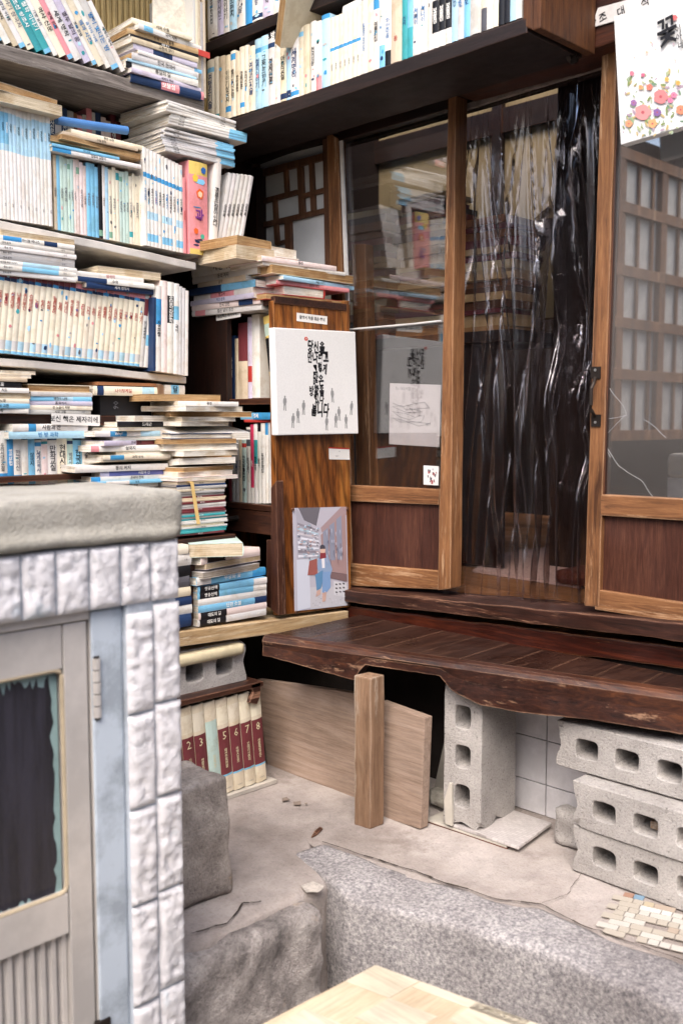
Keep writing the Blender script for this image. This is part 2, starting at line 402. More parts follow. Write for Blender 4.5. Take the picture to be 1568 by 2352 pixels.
# base beams
m = MB(); m.bar(2.285, [(700, 1410), (1568, 1506), (2000, 1566), (2000, 1506), (1568, 1479), (700, 1385)], .1)
m2 = MB(); m2.prism([PY(640, 1330, 2.27)] * 1 and [PY(640, 1422, 2.285), PY(1568, 1536, 2.285), PY(2200, 1640, 2.285), PY(2200, 1580, 2.285), PY(1568, 1488, 2.285), PY(640, 1372, 2.285)], (0, .12, 0))
build('base_beam', m2, wood('x', '#150704', '#38140b', '#5a2714', .4, '#8e6446', .66), fac, bevel=.006, wob=[(0, .03, .005, 9)], smooth=False)
m2 = MB(); m2.prism([PY(640, 1364, 2.262), PY(1568, 1474, 2.262), PY(2200, 1562, 2.262), PY(2200, 1512, 2.262), PY(1568, 1432, 2.262), PY(640, 1341, 2.262)], (0, .16, 0))
build('door_sill', m2, W_SILL('x'), fac, bevel=.004, wob=[(0, .025, .003, 12)])
# lintel beams over the doors and the board above
m2 = MB(); m2.bar(2.30, [(560, 372), (776, 292), (1046, 212), (1400, 118), (1800, 0), (1800, -80), (1400, 60), (1050, 170), (560, 320)], .08); m2.bar(2.41, [(560, 400), (1400, 160), (1400, 60), (560, 300)], .03)
build('lintel', m2, W_DARK('x'), fac, bevel=.004, wob=[(0, .04, .002, 7)])
m2 = MB(); m2.bar(2.24, [(1030, 212), (1290, 140), (1405, 98), (2000, -90), (2000, -150), (1290, 75), (1030, 160)], .12)
build('head_beam', m2, wood('x', '#180a05', '#3c1c10', '#5a2f1a', .5, '#6e4630', .74), fac, bevel=.005, wob=[(0, .03, .002, 7)])
m2 = MB(); m2.box(-3.2, 2.36, 2.05, 1.2, 2.46, 2.62); m2.box(-1.5, 2.25, 2.10, 1.2, 2.36, 2.62)
build('upper_boarding', m2, wood('x', '#180906', '#3c180e', '#55241a', .55, '#6a4028', .78), fac)
m2 = MB(); m2.box(-2.9, 2.32, .42, -2.74, 2.40, 1.98); build('corner_post', m2, W_DARK('z'), fac)
# room inside
ir = MB(); ir.box(-3.3, 2.46, .50, 1.2, 4.6, .585)
build('room_floor', ir, wood('x', '#5a3820', '#865c3c', '#a07650', .4, None, grain=.6), fac)
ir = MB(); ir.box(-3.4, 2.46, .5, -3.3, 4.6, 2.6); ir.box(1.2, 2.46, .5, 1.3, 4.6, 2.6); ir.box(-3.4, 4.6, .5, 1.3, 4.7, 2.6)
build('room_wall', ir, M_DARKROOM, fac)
ir = MB(); ir.box(-3.3, 3.55, 1.52, -2.22, 3.60, 2.50)
build('papered_wall', ir, plain('wall_paper', '#85765a', .8, 0, .2, .3, 3), fac)
ir = MB()
ir.box(-3.3, 3.52, 2.30, -1.0, 3.545, 2.40); ir.box(-3.3, 3.52, 1.88, -1.0, 3.545, 1.915); ir.box(-2.62, 3.515, 1.5, -2.57, 3.54, 2.5); ir.box(-2.24, 3.515, .6, -1.0, 3.56, 2.6)
build('wall_batten', ir, W_DARK('x'), fac)
# unseen roof over both sides, eaves dim the shelf tops, cut short to daylight the room
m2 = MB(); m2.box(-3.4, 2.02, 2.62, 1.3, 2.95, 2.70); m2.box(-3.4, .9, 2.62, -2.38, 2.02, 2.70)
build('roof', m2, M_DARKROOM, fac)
# back wall behind the left shelves, going on past the frame
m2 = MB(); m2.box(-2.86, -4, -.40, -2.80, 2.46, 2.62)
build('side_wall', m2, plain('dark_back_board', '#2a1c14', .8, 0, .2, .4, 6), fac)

# ---------------------------------------------------------------- doors
def film_glass(name, refl=.16, haze=.05, tint='#ffffff'):
    n = NT(name); tr = n.n('BsdfTransparent'); tr.inputs[0].default_value = hx(tint)
    gl = n.n('BsdfGlossy'); gl.inputs['Roughness'].default_value = .015
    df = n.n('BsdfDiffuse'); df.inputs[0].default_value = hx('#b9b4b0')
    v = n.coord((1, 1, 1)); f = n.noise(v, 2.2, 4, .5); f2 = n.noise(v, 90, 3, .7)
    hz = n.ramp(n.mix(.06, f, f2), [(.1, gray(haze * .5)), (.9, gray(haze * 1.4))])
    lw = n.n('LayerWeight'); lw.inputs[0].default_value = .5
    r = n.ramp(lw.outputs['Facing'], [(0, gray(refl * .4)), (.3, gray(refl * .8)), (.7, gray(min(1, refl * 2))), (1, G1)])
    m1 = n.n('MixShader'); m2 = n.n('MixShader'); n.l(hz, m1.inputs[0]); n.l(tr.outputs[0], m1.inputs[1]); n.l(df.outputs[0], m1.inputs[2])
    n.l(r, m2.inputs[0]); n.l(m1.outputs[0], m2.inputs[1]); n.l(gl.outputs[0], m2.inputs[2]); n.l(m2.outputs[0], n.out.inputs['Surface'])
    return n.m
M_GLASS = film_glass('window_glass', .22, .006)
M_GLASSB = film_glass('window_glass_bright', .5, .15)  # milky reflection painted in as a whitish diffuse haze
dA = thing('sliding_door', 'worn brown sliding door with tall clear pane beside the bookcase', 'door', PY(900, 1350, 2.34))
YA = 2.335
def fb(parent, name, y, px, d, mat, bev=.003, wob=None): 
    m = MB(); m.bar(y, px, d); return build(name, m, mat, parent, bevel=bev, wob=wob)
fb(dA, 'stile', YA, [(750, 300), (776, 318), (806, 1372), (776, 1372)], .035, W_DOOR('z'))
fb(dA, 'stile', YA - .012, [(1028, 222), (1046, 216), (1033, 1352), (1004, 1356)], .055, W_DOOR('z'), .004, [(2, .05, .0015, 8)])
fb(dA, 'top_rail', YA, [(776, 292), (1026, 218), (1026, 252), (776, 324)], .03, W_DARK('x'))
fb(dA, 'middle_rail', YA, [(798, 1114), (1010, 1124), (1006, 1160), (798, 1151)], .035, W_DOOR('x'))
fb(dA, 'bottom_rail', YA, [(800, 1294), (1008, 1311), (1006, 1354), (800, 1345)], .035, W_DOOR('x'))
fb(dA, 'lower_panel', YA + .012, [(796, 1149), (1008, 1158), (1008, 1314), (796, 1298)], .012, W_PANEL('z'), 0)
fb(dA, 'glass_pane', YA + .012, [(770, 310), (1030, 232), (1012, 1128), (792, 1122)], .004, M_GLASS, 0)
fb(dA, 'weather_strip', YA - .004, [(779, 324), (786, 322), (800, 700), (793, 700)], .006, plain('white_strip', '#d5d2cf', .5), 0)
fb(dA, 'inner_post', YA + .06, [(806, 560), (838, 560), (850, 1118), (818, 1118)], .04, W_DOOR('z'))
dB = thing('sliding_door', 'worn brown sliding door with handle, cracked pane and flower canvas', 'door', PY(1460, 1420, 2.30))
YB = 2.295
fb(dB, 'stile', YB, [(1381, 108), (1416, 92), (1374, 1394), (1340, 1392)], .04, W_DOOR('z'), .004, [(2, .05, .0015, 8)])
fb(dB, 'stile', YB, [(1990, -60), (2030, -70), (2030, 1480), (1990, 1474)], .04, W_DOOR('z'), .004)
fb(dB, 'middle_rail', YB, [(1378, 1136), (1568, 1146), (1990, 1170), (1990, 1215), (1568, 1196), (1376, 1184)], .036, W_DOOR('x'))
fb(dB, 'bottom_rail', YB + .002, [(1366, 1354), (1568, 1385), (1990, 1440), (1990, 1476), (1568, 1432), (1364, 1400)], .034, W_DOOR('x'))
fb(dB, 'lower_panel', YB + .016, [(1374, 1178), (1990, 1206), (1990, 1450), (1366, 1362)], .012, W_PANEL('z'), 0)
fb(dB, 'glass_pane', YB + .016, [(1408, 100), (1990, -70), (1990, 1180), (1375, 1142)], .004, M_GLASSB, 0)
fb(dB, 'beading', YB + .004, [(1416, 92), (1422, 92), (1386, 1136), (1378, 1136)], .03, W_CASE2('z'), .002)
fb(dB, 'top_rail', YB + .002, [(1412, 60), (1990, -120), (1990, -60), (1412, 108)], .03, W_DARK('x'))
# handle
h = MB(); hp = lambda px, py, d=0: PY(px, py, YB - d)
for (x0, y0) in ((1366, 856), (1366, 966)):
    h.bar(YB - .003, [(x0 - 10, y0 - 14), (x0 + 12, y0 - 14), (x0 + 11, y0 + 14), (x0 - 10, y0 + 14)], .004)
h.tube([hp(1366, 868, .004), hp(1362, 880, .02), hp(1357, 892, .03), hp(1356, 930, .03), hp(1358, 944, .02), hp(1364, 956, .004)], .0048, 8)
hd = build('handle', h, M_IRON, dB, bevel=0, smooth=False)
for (x0, y0) in ((1366, 850), (1366, 970)):
    s_ = MB(); c0 = hp(x0, y0, .0035); s_.tube([c0 + Vector((0, .003, 0)), c0 - Vector((0, .0015, 0))], .0035, 10)
    build('screw', s_, plain('screw_steel', '#b9b9b9', .35, .8), hd)
# cracks in the right pane
ck = MB()
for pts in ([(1390, 1024), (1420, 1070), (1470, 1105), (1498, 1140)], [(1392, 1034), (1400, 1050)], [(1396, 885), (1428, 930), (1438, 955), (1396, 962)], [(1475, 962), (1530, 1005)], [(1392, 998), (1436, 952)]):
    P_ = [PY(a_, b_, YB + .0145) for a_, b_ in pts]; Q_ = [P_[0]]
    for p_, q_ in zip(P_, P_[1:]):
        for t_ in (.25, .5, .75, 1): Q_.append(p_.lerp(q_, t_) + Vector((1, 0, .4)) * .004 * noise.noise(p_.lerp(q_, t_) * 31))
    ck.tube(Q_, .0003, 4)
build('glass_crack', ck, plain('glass_crack', '#c4c4c6', .3), dB)
# nameplate, pulley
pl = thing('name_plate', 'small white nameplate with black Korean letters high beside the canvas', 'sign', PY(1420, 40, 2.233))
m = MB(); m.bar(2.235, [(1355, 64), (1372, 18), (1560, -35), (1560, 0), (1484, 28)], .004); build('plate', m, plain('plate_white', '#c9c6c4', .4), pl, bevel=.001)
for ch, px_, py_ in (('조', 1383, 40), ('대', 1425, 27), ('식', 1480, 6)):
    letter(pl, ch, 'black', PY(px_, py_, 2.2338), .024, AX_Y, R(14), .01)
s_ = MB(); c0 = PY(1366, 47, 2.2338); s_.tube([c0, c0 - Vector((0, .002, 0))], .0025, 8); build('nail', s_, M_IRON, pl)
pu = thing('pulley', 'small rusty iron pulley hook under the head beam', 'pulley', PY(1313, 120, 2.22))
m = MB(); m.tube([PY(1296, 102, 2.236), PY(1306, 98, 2.215), PY(1318, 104, 2.212), PY(1312, 112, 2.217)], .003, 6); build('hook', m, M_IRON, pu)
m = MB(); c0 = PY(1314, 128, 2.215); m.tube([c0 + Vector((-.006, 0, 0)), c0 + Vector((.006, 0, 0))], .020, 16); build('wheel', m, M_IRON, pu, bevel=.001)
m = MB(); m.bar(2.202, [(1307, 100), (1318, 100), (1324, 142), (1309, 146)], .003); m.bar(2.226, [(1307, 100), (1318, 100), (1324, 142), (1309, 146)], .003); build('cheek', m, M_IRON, pu)

# lattice window at the left end of the facade
lw_ = thing('lattice_window', 'brown lattice window with white paper panes between shelves and left door', 'window', PY(660, 600, 2.36))
YL = 2.35
m = MB(); m.bar(YL + .014, [(560, 380), (752, 330), (752, 640), (560, 640)], .004); build('paper_pane', m, plain('window_paper', '#c4c6c8', .8, 0, .2, .12, 8), lw_)
lat = MB()
def lbar(p, d=.014): lat.bar(YL, p, d)
for p in ([(560, 372), (590, 366), (606, 640), (570, 640)], [(740, 310), (752, 308), (756, 640), (746, 640)],
          [(590, 392), (745, 350), (745, 366), (590, 408)],
          [(594, 458), (681, 435), (681, 446), (594, 470)],
          [(650, 388), (657, 386), (660, 445), (653, 447)], [(681, 382), (692, 379), (698, 500), (686, 503)],
          [(708, 372), (716, 370), (722, 488), (713, 490)],
          [(692, 445), (744, 430), (744, 441), (692, 456)],
          [(603, 510), (745, 477), (745, 489), (603, 523)],
          [(625, 462), (632, 460), (638, 560), (630, 562)], [(652, 503), (666, 500), (670, 640), (656, 640)],
          [(632, 556), (656, 549), (656, 556), (632, 564)]):
    lbar(p)
build('lattice', lat, wood('z', '#3a241a', '#60402e', '#7c583f', .55, None), lw_, bevel=.0015)

# plastic curtain in the doorway
YC = 2.40
def film():
    n = NT('clear_plastic_film'); tr = n.n('BsdfTransparent'); tr.inputs[0].default_value = hx('#f3efec')
    gl = n.n('BsdfGlossy'); gl.inputs['Roughness'].default_value = .16; gl.inputs[0].default_value = hx('#fbf6fa')
    lw = n.n('LayerWeight'); lw.inputs[0].default_value = .5
    v = n.coord((30, 30, 4), False); f = n.noise(v, 1.0, 5, .6)
    r = n.ramp(lw.outputs['Facing'], [(0, gray(.06)), (.30, gray(.09)), (.42, gray(.26)), (.6, gray(.6)), (1, gray(.97))])
    b = n.n('Bump'); b.inputs['Distance'].default_value = .0015; n.l(f, b.inputs['Height']); n.l(b.outputs[0], gl.inputs['Normal']); n.l(b.outputs[0], lw.inputs['Normal'])
    m1 = n.n('MixShader'); n.l(r, m1.inputs[0]); n.l(tr.outputs[0], m1.inputs[1]); n.l(gl.outputs[0], m1.inputs[2]); n.l(m1.outputs[0], n.out.inputs['Surface']); return n.m
cur = thing('plastic_curtain', 'crumpled clear plastic curtain hanging in the open doorway', 'curtain', PY(1200, 1390, YC))
fold = MB(); NX, NZ = 150, 110
grid = []
crnd = random.Random(5)
folds = [(crnd.uniform(.0, 1), crnd.uniform(-.35, .35), crnd.uniform(.005, .018), crnd.uniform(.005, .012)) for _ in range(34)]
folds += [(crnd.uniform(.68, .98), crnd.uniform(-.12, .1), crnd.uniform(.005, .014), crnd.uniform(.010, .024)) for _ in range(9)]
for j in range(NZ + 1):
    t = j / NZ; row = []
    for i in range(NX + 1):
        s_ = i / NX
        top = Vector(PY(1052 + 332 * s_, 252 - 100 * s_, YC)); bot = Vector(PY(1036 + 312 * s_, 1362 + 26 * s_, YC))
        p = top.lerp(bot, t); d = 0
        for c, sl, wd, am in folds:
            cc = c + sl * (t * .9) + .02 * math.sin(t * 7 + c * 20)
            wd2 = wd * (.35 + t * 1.3); d += 1.9 * am * math.exp(-((s_ - cc) / wd2) ** 2) * (1 if int(c * 97) % 2 else -1)
        d += .018 * noise.noise(Vector((s_ * 7, t * 3, 1))) + .0025 * noise.noise(Vector((s_ * 26, t * 7, 5)))
        # two big bunched hollows on the right
        for (cx, cz, rx, rz, am) in ((.70, .19, .05, .09, .05), (.86, .17, .04, .11, -.06), (.84, .47, .07, .10, .06), (.78, .62, .06, .10, -.05), (.90, .72, .05, .05, .05), (.09, .28, .03, .06, .03)):
            rr = ((s_ - cx) / rx) ** 2 + ((t - cz) / rz) ** 2; d += am * math.exp(-rr * 1.2)
        row.append(p + Vector((0, d * min(1, t * 6 + .15), 0)))
    grid.append(row)
for row in grid: fold.v += row
for j in range(NZ):
    for i in range(NX):
        a_ = j * (NX + 1) + i; fold.f.append((a_, a_ + 1, a_ + NX + 2, a_ + NX + 1)); fold.c.append(None)
build('sheet', fold, film(), cur, smooth=True)
m = MB(); m.bar(YC - .02, [(1056, 243), (1160, 207), (1384, 144), (1384, 155), (1160, 222), (1056, 256)], .014); build('hanging_strip', m, plain('grey_tape', '#8f827a', .6, 0, .3, .5, 30), cur, bevel=.001, wob=[(0, .02, .0015, 30)])

# things inside the room
rg = MB(); zf = .587
rg.prism([PZ(1085, 1314, zf), PZ(1150, 1275, zf), PZ(1250, 1262, zf), PZ(1420, 1240, zf), PZ(1560, 1300, zf), PZ(1420, 1345, zf), PZ(1330, 1352, zf)], (0, 0, .008))
build('rug', rg, plain('rug_wool', '#b59a94', .95, 0, .1, .4, 120, .001), label='pinkish grey rug lying on the floor inside the doorway', cat='rug')
cu_ = MB(); c0 = PZ(1400, 1330, zf + .008); cu_.box(c0.x - .08, c0.y - .2, c0.z, c0.x + .3, c0.y + .15, c0.z + .045)
build('floor_cushion', cu_, plain('cushion_brown', '#4a241c', .9, 0, .2, .4, 60), label='flat dark brown cushion on the rug inside the doorway', cat='cushion', bevel=.018)
m = MB(); m.box(-1.93, 2.95, .59, -.6, 3.4, 2.3); build('indoor_dark_box', m, W_DARK('z'), label='added dark brown box darkening the room right of the old book stacks', cat='cabinet', bevel=.004)  # dark box added to darken the right of the room
# shelf carrying the old books indoors
m = MB(); m.box(-3.05, 2.74, 1.36, -1.95, 3.1, 1.40); m.box(-3.05, 3.06, .59, -3.01, 3.1, 1.36); m.box(-1.99, 3.06, .59, -1.95, 3.1, 1.36)
m.box(-3.05, 2.74, .59, -3.01, 2.78, 1.36)
m.box(-3.01, 2.76, .60, -1.99, 2.775, 1.36)  # dark front sheet added to black out the lower room
build('indoor_table', m, W_DARK('x'), label='dark timber stand indoors carrying tall stacks of old books', cat='table', bevel=.002)

# ================================================================ BOOKS
PAL = dict(white='#dedad4', cream='#d8ccb4', ivory='#e2d9c4', grey='#a9a6a4', blue='#3f8fc4', teal='#3f9aa0', navy='#23385c', red='#b03a34', pink='#dc8f94',
           mint='#bcd2c8', lilac='#c4bccf', black='#1a1a1e', brown='#7a4f34', maroon='#6e3238', green='#7da58c', yellow='#dcc06c', tan='#c2a276', beige='#cbbba2', silver='#c2c0c0')
PAL['pale blue'] = '#a9cde0'; PAL['sky blue'] = '#7dbbdc'; PAL['pale pink'] = '#e2cfca'; PAL['light grey'] = '#c9c6c3'; PAL['dark grey'] = '#55545a'
POOL = ['세계의 역사', '한국 문학 전집', '이야기 삼국지', '수학의 정석', '영어 문법', '국어 사전', '생활 과학', '철학 이야기', '우리 시대의 소설', '열두 달의 꿈', '한국의 산', '바다와 하늘', '가정 요리', '현대 시집',
        '동화 나라', '경제 원론', '음악의 이해', '조선 왕조사', '세계 명작', '고전의 향기', '별이 빛나는 밤', '어린이 과학', '미술 감상', '여행의 기술', '사랑의 편지', '백과 사전', '만화 교실', '역사 신문', '자연 도감', '겨울 나그네']
ORD = 'first second third fourth fifth sixth seventh eighth ninth tenth eleventh twelfth thirteenth fourteenth fifteenth sixteenth seventeenth eighteenth nineteenth twentieth'.split()
ORD += ['twenty-' + o for o in ORD[:9]] + ['thirtieth'] + ['thirty-' + o for o in ORD[:9]] + ['fortieth'] + ['forty-' + o for o in ORD[:9]] + ['fiftieth'] + ['fifty-' + o for o in ORD[:9]] + ['sixtieth'] + ['sixty-' + o for o in ORD[:9]]
BR = random.Random(11)
def jit(c, a=.08):
    k = 1 + BR.uniform(-a, a); return (min(1, c[0] * k * (1 + BR.uniform(-.02, .02))), min(1, c[1] * k), min(1, c[2] * k * (1 + BR.uniform(-.03, .03))), 1)
def book(W, D, H, base, M, label, group, bands=(), text=None, ink='black', tsize=None, mode='stack', paper='white', bend=0, art=0, tpos=.5, small=None, cat='book', hard=False, lean_parts=True):
    m = MB(); bc = jit(hx(PAL.get(base, base))); t = .0022 if hard else .0009; t = min(t, W * .2)
    ny = 6 if bend else 1
    def bx(y): return bend * (y / D) ** 2
    for (x0, x1) in ((0, t), (W - t, W)):
        for k in range(ny):
            ya, yb = D * k / ny, D * (k + 1) / ny
            m.hexa([(x0 + bx(ya), ya, 0), (x1 + bx(ya), ya, 0), (x1 + bx(yb), yb, 0), (x0 + bx(yb), yb, 0), (x0 + bx(ya), ya, H), (x1 + bx(ya), ya, H), (x1 + bx(yb), yb, H), (x0 + bx(yb), yb, H)], bc)
    b = min(.0035, W * (.16 if hard else .09)); ns = 4
    zc = sorted({0.0, 1.0} | {v for q in bands for v in q[:2]})
    prof = [(W * i / ns, -b * math.sin(math.pi * i / ns)) for i in range(ns + 1)]
    for z0, z1 in zip(zc, zc[1:]):
        zm = (z0 + z1) / 2; c = bc
        for q in bands:
            if q[0] <= zm <= q[1]: c = jit(hx(PAL.get(q[2], q[2])), .06)
        for i in range(ns):
            (xa, ya), (xb, yb) = prof[i], prof[i + 1]
            m.face([(xa, ya, z0 * H), (xb, yb, z0 * H), (xb, yb, z1 * H), (xa, ya, z1 * H)], c)
    for zz in (0, H):
        m.face([(x_, y_, zz) for x_, y_ in prof] + [(W, t, zz), (0, t, zz)], bc)
    for k in range(art):
        ac = jit(hx(PAL[BR.choice(['sky blue', 'blue', 'pale blue', 'teal', 'grey', 'pink', 'navy', 'pale blue', 'sky blue', 'dark grey'])]), .2)
        aw = W * BR.uniform(.25, .75); ah = min(H * BR.uniform(.015, .09), .03); ax_ = BR.uniform(.08 * W, W * .92 - aw); az = H * BR.uniform(.04, .9)
        n_ = 7; pts = [(ax_ + aw / 2 + aw / 2 * math.cos(q) * BR.uniform(.6, 1), -b - .0004, az + ah / 2 + ah / 2 * math.sin(q) * BR.uniform(.6, 1)) for q in [2 * math.pi * i / n_ for i in range(n_)]]
        m.face(pts, ac)
    if art:  # printed panel on the upper board
        for k in range(2):
            ac = jit(hx(PAL[BR.choice(['pale blue', 'pink', 'cream', 'grey', 'sky blue'])]), .1); y0 = D * BR.uniform(.1, .5); z0 = H * BR.uniform(.1, .6)
            if not bend: m.face([(W + .0003, y0, z0), (W + .0003, y0 + D * .35, z0), (W + .0003, y0 + D * .35, z0 + H * .28), (W + .0003, y0, z0 + H * .28)], ac)
    o = build({'magazine': 'magazine', 'comic book': 'comic_book'}.get(cat, 'book'), m, M_BOOK, local=True, label=label, cat=cat, group=group); o.matrix_world = M; WL[o.name] = Vector()
    # page block
    p = MB(); g = .003 if hard else .0006
    for k in range(ny):
        ya = t + (D - g - t) * k / ny; yb = t + (D - g - t) * (k + 1) / ny
        p.hexa([(t + bx(ya), ya, g), (W - t + bx(ya), ya, g), (W - t + bx(yb), yb, g), (t + bx(yb), yb, g), (t + bx(ya), ya, H - g), (W - t + bx(ya), ya, H - g), (W - t + bx(yb), yb, H - g), (t + bx(yb), yb, H - g)])
    build('page_block', p, M_PAGES[paper], o, local=True)
    if text:
        ts = tsize or min(W * .72, H * .8 / (len(text) * (1.0 if mode == 'stack' else .95)))
        if mode == 'stack':
            q = letter(o, '\n'.join(text.replace(' ', '')), ink, (W / 2, -b - .0006, H * tpos), ts, AX_Y, 0, .012, .84)
        else:
            q = letter(o, text, ink, (W / 2, -b - .0006, H * tpos), ts, AX_Y, R(-90), .012)
        q.name = 'spine_lettering'
    if small:
        q = letter(o, small, 'grey' if ink != 'white' else ink, (W / 2, -b - .0006, H * .13), min(W * .45, .006), AX_Y, R(-90), .01); q.name = 'publisher_lettering'
    return o
def spec(base, w=1, h=1, d=None, **k): return dict(base=base, w=w, h=h, d=d, **k)
def pre(s, n, desc, noun='book'):
    bd = s.get('bands'); txt = f" with {bd[0][2]} band" if bd and bd[0][2] in PAL and bd[0][2] != s['base'] else ''
    nm = s['base'] if s['base'] in PAL else s.get('cname', 'printed')
    r_ = f"{nm} {noun}{txt}, {n} {desc}"
    return r_ if len(r_.split()) <= 15 else f"{nm} {noun}, {n} {desc}"
def row(ax, v, pL, pR, ptop, specs, desc, group, lean=0, depth=.15, noun='book', cat='book', setback=0, jz=0, **kw):
    A, B = on(*pL, ax, v), on(*pR, ax, v); hgt = on(pL[0], ptop, ax, v).z - A.z
    hor = (Vector((B.x, B.y, 0)) - Vector((A.x, A.y, 0))); L = hor.length; tot = sum(s['w'] for s in specs)
    yaw = R(90) if ax == 0 else 0; pos = 0
    for i, s in enumerate(specs):
        s = dict(s); wd = s.pop('w') / tot * L; W = wd * .985 * math.cos(lean); H = hgt * s.pop('h') / math.cos(lean); d = s.pop('d') or depth
        z = A.z + (B.z - A.z) * pos / L
        P = Vector((A.x, A.y, 0)) + hor.normalized() * pos; P.z = z + (W * math.sin(lean) if lean > 0 else 0)
        bk = setback + BR.uniform(0, jz); P += Vector((-bk, 0, 0)) if ax == 0 else Vector((0, bk, 0))
        l_ = s.pop('lean', 0) + lean
        lab = s.pop('label', None) or pre(s, ORD[i] + ' from left', desc, noun); base = s.pop('base'); s.pop('cname', None)
        M = Matrix.Translation(P) @ Matrix.Rotation(yaw, 4, 'Z') @ Matrix.Rotation(l_, 4, 'Y')
        book(W, d, H, base, M, lab, group, cat=cat, **{**kw, **s}); pos += wd
def pile(ax, v, pL, pR, ptop, specs, desc, group, noun='book', face=0, depth=.15, jit_=.012, yj=4, cat='book', z0=None, **kw):
    A, B = on(*pL, ax, v), on(*pR, ax, v); top = on(pL[0], ptop, ax, v).z; z = (A.z + B.z) / 2 if z0 is None else z0
    tot = sum(s['w'] for s in specs); sc_ = (top - z) / tot; yaw = R(90) if ax == 0 else 0; L = (B - A).xy.length; mid = (A + B) / 2; N = len(specs)
    for i, s in enumerate(specs):
        s = dict(s); W = s.pop('w') * sc_; H = L * s.pop('h'); d = s.pop('d') or depth; f = s.pop('face', face); off = s.pop('off', 0); yw = s.pop('yaw', None)
        yy = R(BR.uniform(-yj, yj)) if yw is None else R(yw); out = s.pop('out', BR.uniform(-jit_, jit_) * .6); tilt = s.pop('tilt', 0)
        half = (d / 2) if f in (0, 180) else H / 2
        c = Vector((mid.x, mid.y, z))
        if ax == 0: c += Vector((-half + out, off + BR.uniform(-jit_, jit_), 0))
        else: c += Vector((off + BR.uniform(-jit_, jit_), half - out, 0))
        M = Matrix.Translation(c) @ Matrix.Rotation(yaw + R(f) + yy, 4, 'Z') @ Matrix.Rotation(R(tilt), 4, 'X') @ Matrix.Rotation(R(-90), 4, 'Y') @ Matrix.Translation((0, -d / 2, -H / 2))
        lab = s.pop('label', None)
        if not lab:
            k = N - i; lab = pre(s, ('topmost' if k == 1 else 'lowest' if i == 0 else ORD[k - 1] + ' from top'), desc, noun)
        base = s.pop('base'); s.pop('cname', None)
        book(W, d, H, base, M, lab, group, cat=cat, mode=s.pop('mode', 'run'), **{**kw, **s}); z += W * 1.004
    return z
def rs(n, bases, text=.85, h=(.93, 1), w=(.7, 1.3), ink=('black', 'black', 'navy', 'grey'), band=.4, art=(0, 2), paper=('white', 'cream'), bcol=('blue', 'sky blue', 'navy', 'red', 'teal'), mode=None, **k):
    out = []
    for _ in range(n):
        b = BR.choice(bases); s = spec(b, BR.uniform(*w), BR.uniform(*h), **k); s['paper'] = BR.choice(paper); s['art'] = BR.randint(*art)
        if BR.random() < text: s['text'] = BR.choice(POOL)
        s['ink'] = 'white' if b in ('navy', 'black', 'maroon', 'brown', 'teal', 'blue', 'dark grey') else BR.choice(ink)
        if mode: s['mode'] = mode
        if BR.random() < band:
            z = BR.choice((.86, .80, .1, .03)); s['bands'] = [(z, z + BR.uniform(.05, .11), BR.choice([c for c in bcol if c != b] or ['grey']))]
        out.append(s)
    return out
XS = -2.45
# ---- left shelf boards
def shelf(name, label, xf, pts, th, depth, mat, wob=None, bev=.003, group='shelf boards of the left wall'):
    m = MB(); A = [PX(a, b, xf) for a, b in pts]; d0 = (A[-1] - A[0]).normalized(); A[0] = A[0] - d0 * .25
    m.prism([Vector(p) for p in A] + [Vector(p) - Vector((0, 0, th)) for p in reversed(A)], (-depth, 0, 0)); return build(name, m, mat, label=label, cat='shelf', group=group, bevel=bev, wob=wob)
shelf('shelf_board', 'thick weathered grey shelf board under the leaning books at top left', XS, [(0, 102), (240, 162), (470, 228)], .038, .33, W_GREY('y'), [(1, .02, .003, 14)], .004)
shelf('shelf_board', 'pale shelf board under the blue and white magazines and pink book', XS, [(0, 507), (225, 553), (450, 603)], .022, .33, M_WHITEBOARD, [(1, .05, .002, 8)])
shelf('shelf_board', 'white shelf board under the long row of numbered comics', XS, [(0, 823), (220, 842), (428, 866)], .020, .33, M_WHITEBOARD, [(1, .05, .002, 8)])
shelf('shelf_board', 'dark brown shelf board behind the white Korean notice strip', XS, [(0, 951), (130, 953), (330, 956)], .026, .33, W_CASE2('y'))
shelf('shelf_board', 'long pale board carrying the bottom book piles and the bookcase', -2.245, [(300, 1470), (426, 1450), (800, 1403)], .042, .62, wood('y', '#8a6a48', '#b59870', '#c9b494', .6, '#d8c8ae', .6), None, .003, None)
m = MB(); m.box(-2.86, .95, .52, XS - .02, 1.95, .94); build('low_cabinet', m, W_CASE2('y'), label='dark low cabinet mostly hidden behind the book piles and shed wall', cat='cabinet', bevel=.003)
m = MB()
for (y0, y1) in ((1.965, 1.985),): m.box(-2.80, y0, 1.0, XS - .02, y1, 2.02)
build('shelf_support', m, W_DARK('z'), label='dark upright board closing the right end of the left shelves', cat='shelf upright')

